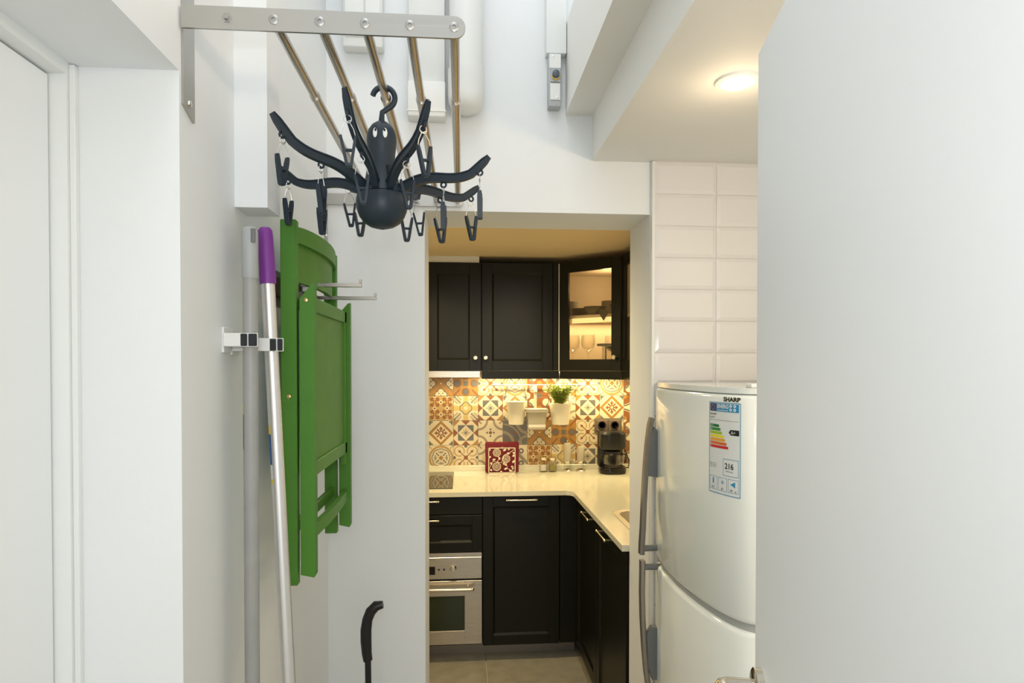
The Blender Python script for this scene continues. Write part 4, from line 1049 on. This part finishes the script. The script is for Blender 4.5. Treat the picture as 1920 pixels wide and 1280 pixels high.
p1 = thing('hanging_pot', 'empty cream metal pot hanging from the rail, left one', 'pot', (.325, 3.80, 1.170), 'cream pots on the rail')
potp(.325, 1.170, .137, .044, .060, p1); hang(.325, 1.30, p1)
p2 = thing('hanging_pot', 'cream metal pot hanging from the rail, the one holding the green herb', 'pot', (.593, 3.80, 1.168), 'cream pots on the rail')
potp(.593, 1.168, .128, .050, .068, p2); hang(.593, 1.29, p2)
obj('soil', MB().lathe([(0, 1.268), (.060, 1.268), (.060, 1.275), (0, 1.278)], (.593, 3.80, 0), 20), 'stem', p2)
bx = thing('hanging_utensil_box', 'translucent square box with white contents hanging between the two pots', 'container', (.448, 3.80, 1.140))
obj('outer_box', loft([([(x + .448, y + 3.805) for x, y in rrect(-.052, .052, -.035, .035, .012)], 1.140), ([(x + .448, y + 3.805) for x, y in rrect(-.060, .060, -.042, .042, .012)], 1.244)][::-1]), 'frost', bx)
obj('contents', MB().box(.394, .502, 3.768, 3.842, 1.146, 1.215, .010), 'soap', bx)
obj('rim', MB().box(.381, .515, 3.755, 3.850, 1.244, 1.264, .006), 'pot', bx)
obj('hanger_strap', MB().box(.438, .456, 3.848, 3.854, 1.255, 1.405, .002, 1), 'frost', bx)
obj('hanger_strap', MB().lathe([(.011, 1.36), (.012, 1.363), (.012, 1.375), (.009, 1.38)], (.447, 3.848, 0), 16), 'frost', bx)
# herb plant
pt = thing('herb_plant', 'bushy green feathery herb growing in the right hanging pot', 'plant', (.60, 3.80, 1.276))
lv = MB(); st = MB()
for s in range(42):
    a = random.uniform(0, 2 * PI); rr = random.uniform(0, .032); x0, y0 = .598 + rr * math.cos(a), 3.80 + rr * math.sin(a) * .8
    L0 = random.uniform(.10, .175); lean = random.uniform(.2, .75) * math.copysign(1, math.cos(a)) * random.uniform(.2, 1)
    ln_y = random.uniform(-.5, .25)
    P = [Vector((x0 + lean * L0 * 1.05 * t * t + .008 * math.sin(5 * t + s), y0 + ln_y * L0 * .5 * t * t, 1.272 + L0 * t * (1 - .18 * t))) for t in [i / 9 for i in range(10)]]
    st.tube([tuple(p) for p in P], .0011, 5)
    for i in range(2, 10):
        for k in range(7):
            b = random.uniform(0, 2 * PI); el_ = random.uniform(-.1, 1.0)
            dr = Vector((math.cos(b) * math.cos(el_), math.sin(b) * math.cos(el_), math.sin(el_))); ln = random.uniform(.014, .028)
            sd = dr.cross(Vector((random.uniform(-1, 1), random.uniform(-1, 1), random.uniform(-1, 1)))).normalized() * .0019
            p = P[i]; lv.add([p, p + dr * ln * .5 + sd, p + dr * ln, p + dr * ln * .5 - sd], [(0, 1, 2, 3)])
f_ = obj('foliage', lv, 'leafg', pt, smooth=False); f_['kind'] = 'stuff'
s_ = obj('stems', st, 'stem', pt); s_['kind'] = 'stuff'

# ------------------------------------------------------------------ objects on the worktop
nh = thing('napkin_holder', 'cream metal napkin holder with cut-out roses on the worktop', 'napkin holder', (.237, 3.80, ZT))
def at_nh(m_): return m_
fx0, fx1, fz0, fz1, fy = .156, .318, ZT + .003, ZT + .155, 3.760
m_ = MB()
for q in ((fx0, fx1, fz0, fz0 + .005), (fx0, fx1, fz1 - .005, fz1), (fx0, fx0 + .005, fz0, fz1), (fx1 - .005, fx1, fz0, fz1)): m_.box(q[0], q[1], fy, fy + .003, q[2], q[3], .0008, 1)
obj('front_frame', m_, 'holder', nh)
obj('base_plate', MB().box(fx0, fx1, fy, 3.835, ZT, ZT + .003), 'holder', nh)
obj('back_frame', MB().box(fx0, fx1, 3.832, 3.835, ZT + .003, ZT + .12), 'holder', nh)
def rose(cx, cz, R_):
    m_ = MB()
    for k, (rr, n, w_) in enumerate(((1.0, 7, .0022), (.68, 6, .0018), (.36, 5, .0016))):
        ring = []
        for i in range(42):
            t = 2 * PI * i / 42; q = R_ * rr * (1 + .10 * abs(math.sin(n * t / 2 + k)) - .05); ring.append((cx + q * math.cos(t), fy + .0015, cz + q * math.sin(t)))
        m_.tube(ring, w_, 6, closed=True)
    m_.ball((cx, fy + .0015, cz), R_ * .16, 8, (1, .3, 1)); return m_
for cx, cz, R_ in ((.207, ZT + .125, .0215), (.262, ZT + .088, .022), (.206, ZT + .042, .0235)): obj('rose', rose(cx, cz, R_), 'holder', nh)
lf = []
for k, (x, z, a, l) in enumerate(((.170, .138, 2.4, .022), (.172, .105, -2.5, .020), (.243, .135, .5, .024), (.275, .138, 1.2, .022), (.300, .128, -.6, .022), (.248, .150, 2.8, .018), (.285, .118, 2.9, .02),
                  (.180, .080, .4, .022), (.225, .082, 1.9, .022), (.170, .070, -1.2, .020), (.300, .062, 1.0, .022), (.290, .045, -.5, .022), (.268, .048, 2.6, .024), (.250, .024, .5, .022),
                  (.245, .052, 1.2, .02), (.278, .020, -.3, .022), (.180, .018, 2.6, .018), (.300, .100, .8, .018), (.300, .022, 1.4, .02), (.225, .016, -.6, .02))):
    q = MB(); dx, dz = math.cos(a), math.sin(a); pts_ = []
    for t, w_ in ((0, 0), (.3, .0055), (.6, .006), (1, 0)): pts_.append((t, w_))
    poly_ = [(x + dx * l * t - dz * w_, ZT + z + dz * l * t + dx * w_) for t, w_ in pts_] + [(x + dx * l * t + dz * w_, ZT + z + dz * l * t - dx * w_) for t, w_ in pts_[1:-1][::-1]]
    q.prism(poly_, 'y', fy, fy + .002); obj('leaf', q, 'holder', nh)
m_ = MB(); m_.tube([(fx0, fy + .0015, ZT + .020), (.185, fy + .0015, ZT + .075), (.235, fy + .0015, ZT + .065), (.250, fy + .0015, ZT + .11), (.285, fy + .0015, ZT + .125), (fx1, fy + .0015, ZT + .15)], .0016, 6)
m_.tube([(.206, fy + .0015, ZT + .066), (.225, fy + .0015, ZT + .095), (.207, fy + .0015, ZT + .105)], .0016, 6)
m_.tube([(.262, fy + .0015, ZT + .066), (.270, fy + .0015, ZT + .03), (fx1, fy + .0015, ZT + .008)], .0016, 6)
obj('vine', m_, 'holder', nh)
nk = thing('napkins', 'stack of dark red paper napkins held in the rose holder', 'napkins', (.237, 3.80, ZT + .003))
for k, (dx, rot, y) in enumerate(((0, -.02, 3.772), (.004, .01, 3.782), (-.003, .03, 3.792), (.002, -.01, 3.802))):
    q = MB().box(-.097, .097, 0, .008, 0, .178, .003); R3 = Matrix.Rotation(rot, 3, 'Y')
    q.v = [tuple(R3 @ Vector(p) + Vector((.238 + dx, y, ZT + .006))) for p in q.v]; obj('napkin', q, 'red', nk)
def shaker(x, y, h_, r_, name, label, group, capm='nickel', top=True):
    t = thing(name, label, 'shaker' if name == 'shaker' else 'mill', (x, y, ZT), group)
    obj('glass_jar', MB().lathe([(0, ZT), (r_, ZT), (r_ * 1.04, ZT + .006), (r_, ZT + h_ * .72), (r_ * .85, ZT + h_ * .78), (r_ * .80, ZT + h_ * .78), (r_ * .88, ZT + .008), (0, ZT + .007)], (x, y, 0), 20), 'clear', t)
    obj('contents', MB().lathe([(0, ZT + .008), (r_ * .84, ZT + .008), (r_ * .84, ZT + h_ * .45), (0, ZT + h_ * .47)], (x, y, 0), 18), 'soap' if 'salt' in label else 'stem', t)
    obj('cap', MB().lathe([(r_ * .86, ZT + h_ * .78), (r_ * .88, ZT + h_ * .95), (r_ * .6, ZT + h_), (0, ZT + h_)], (x, y, 0), 20), capm, t)
shaker(.492, 3.815, .092, .026, 'shaker', 'short glass salt shaker with metal cap, left of the short pair', 'short glass shakers')
shaker(.548, 3.812, .090, .026, 'shaker', 'short glass pepper shaker with metal cap, right of the short pair', 'short glass shakers')
def mill(x, y, h_, label):
    t = thing('spice_mill', label, 'mill', (x, y, ZT), 'tall spice mills')
    obj('metal_foot', MB().lathe([(0, ZT), (.030, ZT), (.031, ZT + .006), (.024, ZT + .012), (.017, ZT + .014)], (x, y, 0), 24), 'chrome', t)
    obj('glass_base', MB().lathe([(.018, ZT + .014), (.022, ZT + .020), (.022, ZT + .046), (.020, ZT + .048)], (x, y, 0), 24), 'clear', t)
    obj('collar', MB().lathe([(.022, ZT + .048), (.023, ZT + .052), (.023, ZT + .060), (.021, ZT + .062)], (x, y, 0), 24), 'chrome', t)
    obj('milky_body', MB().lathe([(.021, ZT + .062), (.024, ZT + .075), (.0235, ZT + h_ * .85), (.019, ZT + h_ * .90), (0, ZT + h_ * .91)], (x, y, 0), 24), 'frost', t)
    obj('top_knob', MB().lathe([(.004, ZT + h_ * .90), (.004, ZT + h_ * .95), (.007, ZT + h_ * .97), (.004, ZT + h_), (0, ZT + h_)], (x, y, 0), 14), 'chrome', t)
mill(.640, 3.825, .190, 'tall milky spice mill with the taller knob, left of the tall pair'); mill(.722, 3.820, .168, 'tall milky spice mill nearest the coffee maker')
# double socket
so = thing('wall_socket', 'double brown wall socket on the tiles above the coffee maker', 'socket', (.905, 3.88, 1.11))
obj('socket_frame', MB().box(.820, .990, 3.874, 3.884, 1.108, 1.196, .003), 'dish', so)
for x in (.865, .945):
    q = obj('socket_insert', MB().box(x - .034, x + .034, 3.870, 3.876, 1.118, 1.186, .002, 1), 'socket', so)
    obj('socket_hole', MB().lathe([(.026, 0), (.026, -.002), (.020, -.0015), (.018, .0), (0, .0)], (x, 3.8695, 1.152), 24, 'y'), 'black', q)
# coffee maker
cm = thing('coffee_maker', 'black drip coffee maker with glass jug by the sockets', 'coffee maker', (.900, 3.74, ZT))
cx, cy = .900, 3.745
obj('base', loft([([(x + cx, y + cy) for x, y in rrect(-.078, .078, -.075, .085, .06)], ZT), ([(x + cx, y + cy) for x, y in rrect(-.080, .080, -.077, .085, .06)], ZT + .02), ([(x + cx, y + cy) for x, y in rrect(-.077, .077, -.072, .085, .06)], ZT + .038), ([(x + cx, y + cy) for x, y in rrect(-.05, .05, -.05, .07, .04)], ZT + .040)]), 'blackgl', cm)
obj('water_tank', MB().box(cx - .076, cx + .076, cy + .035, cy + .085, ZT + .03, ZT + .245, .012), 'black', cm)
obj('filter_housing', loft([([(x + cx, y + cy) for x, y in rrect(-.070, .070, -.066, .05, .05)], ZT + .145), ([(x + cx, y + cy) for x, y in rrect(-.078, .078, -.072, .06, .05)], ZT + .16), ([(x + cx, y + cy) for x, y in rrect(-.076, .076, -.070, .06, .05)], ZT + .235), ([(x + cx, y + cy) for x, y in rrect(-.066, .066, -.06, .06, .05)], ZT + .250)]), 'black', cm)
jug = obj('glass_jug', MB().lathe([(0, ZT + .042), (.045, ZT + .042), (.056, ZT + .055), (.059, ZT + .080), (.052, ZT + .108), (.044, ZT + .122), (.043, ZT + .122), (.050, ZT + .108), (.057, ZT + .08), (.054, ZT + .057), (0, ZT + .045)], (cx, cy - .018, 0), 32), 'clear', cm)
obj('jug_lid', MB().lathe([(.046, ZT + .122), (.046, ZT + .132), (.03, ZT + .138), (0, ZT + .139)], (cx, cy - .018, 0), 24), 'black', jug)
obj('jug_band', MB().lathe([(.0495, ZT + .112), (.0460, ZT + .121)], (cx, cy - .018, 0), 24), 'black', jug)
obj('jug_handle', MB().sweep([(cx + .047, cy - .03, ZT + .117), (cx + .068, cy - .045, ZT + .115), (cx + .072, cy - .047, ZT + .090), (cx + .066, cy - .043, ZT + .062)], [(-.006, -.004), (.006, -.004), (.006, .004), (-.006, .004)], (0, 1, 0)), 'black', jug)
obj('hot_plate', MB().lathe([(0, ZT + .0405), (.052, ZT + .0405), (.052, ZT + .042), (0, ZT + .042)], (cx, cy - .018, 0), 24), 'dish', cm)
obj('power_cord', MB().tube([(cx + .07, 3.80, ZT + .02), (1.01, 3.79, ZT + .022), (1.03, 3.84, ZT + .05), (1.005, 3.865, ZT + .13), (.985, 3.872, 1.09), (.955, 3.862, 1.13), (.948, 3.858, 1.15)], .0035, 8), 'black', cm)
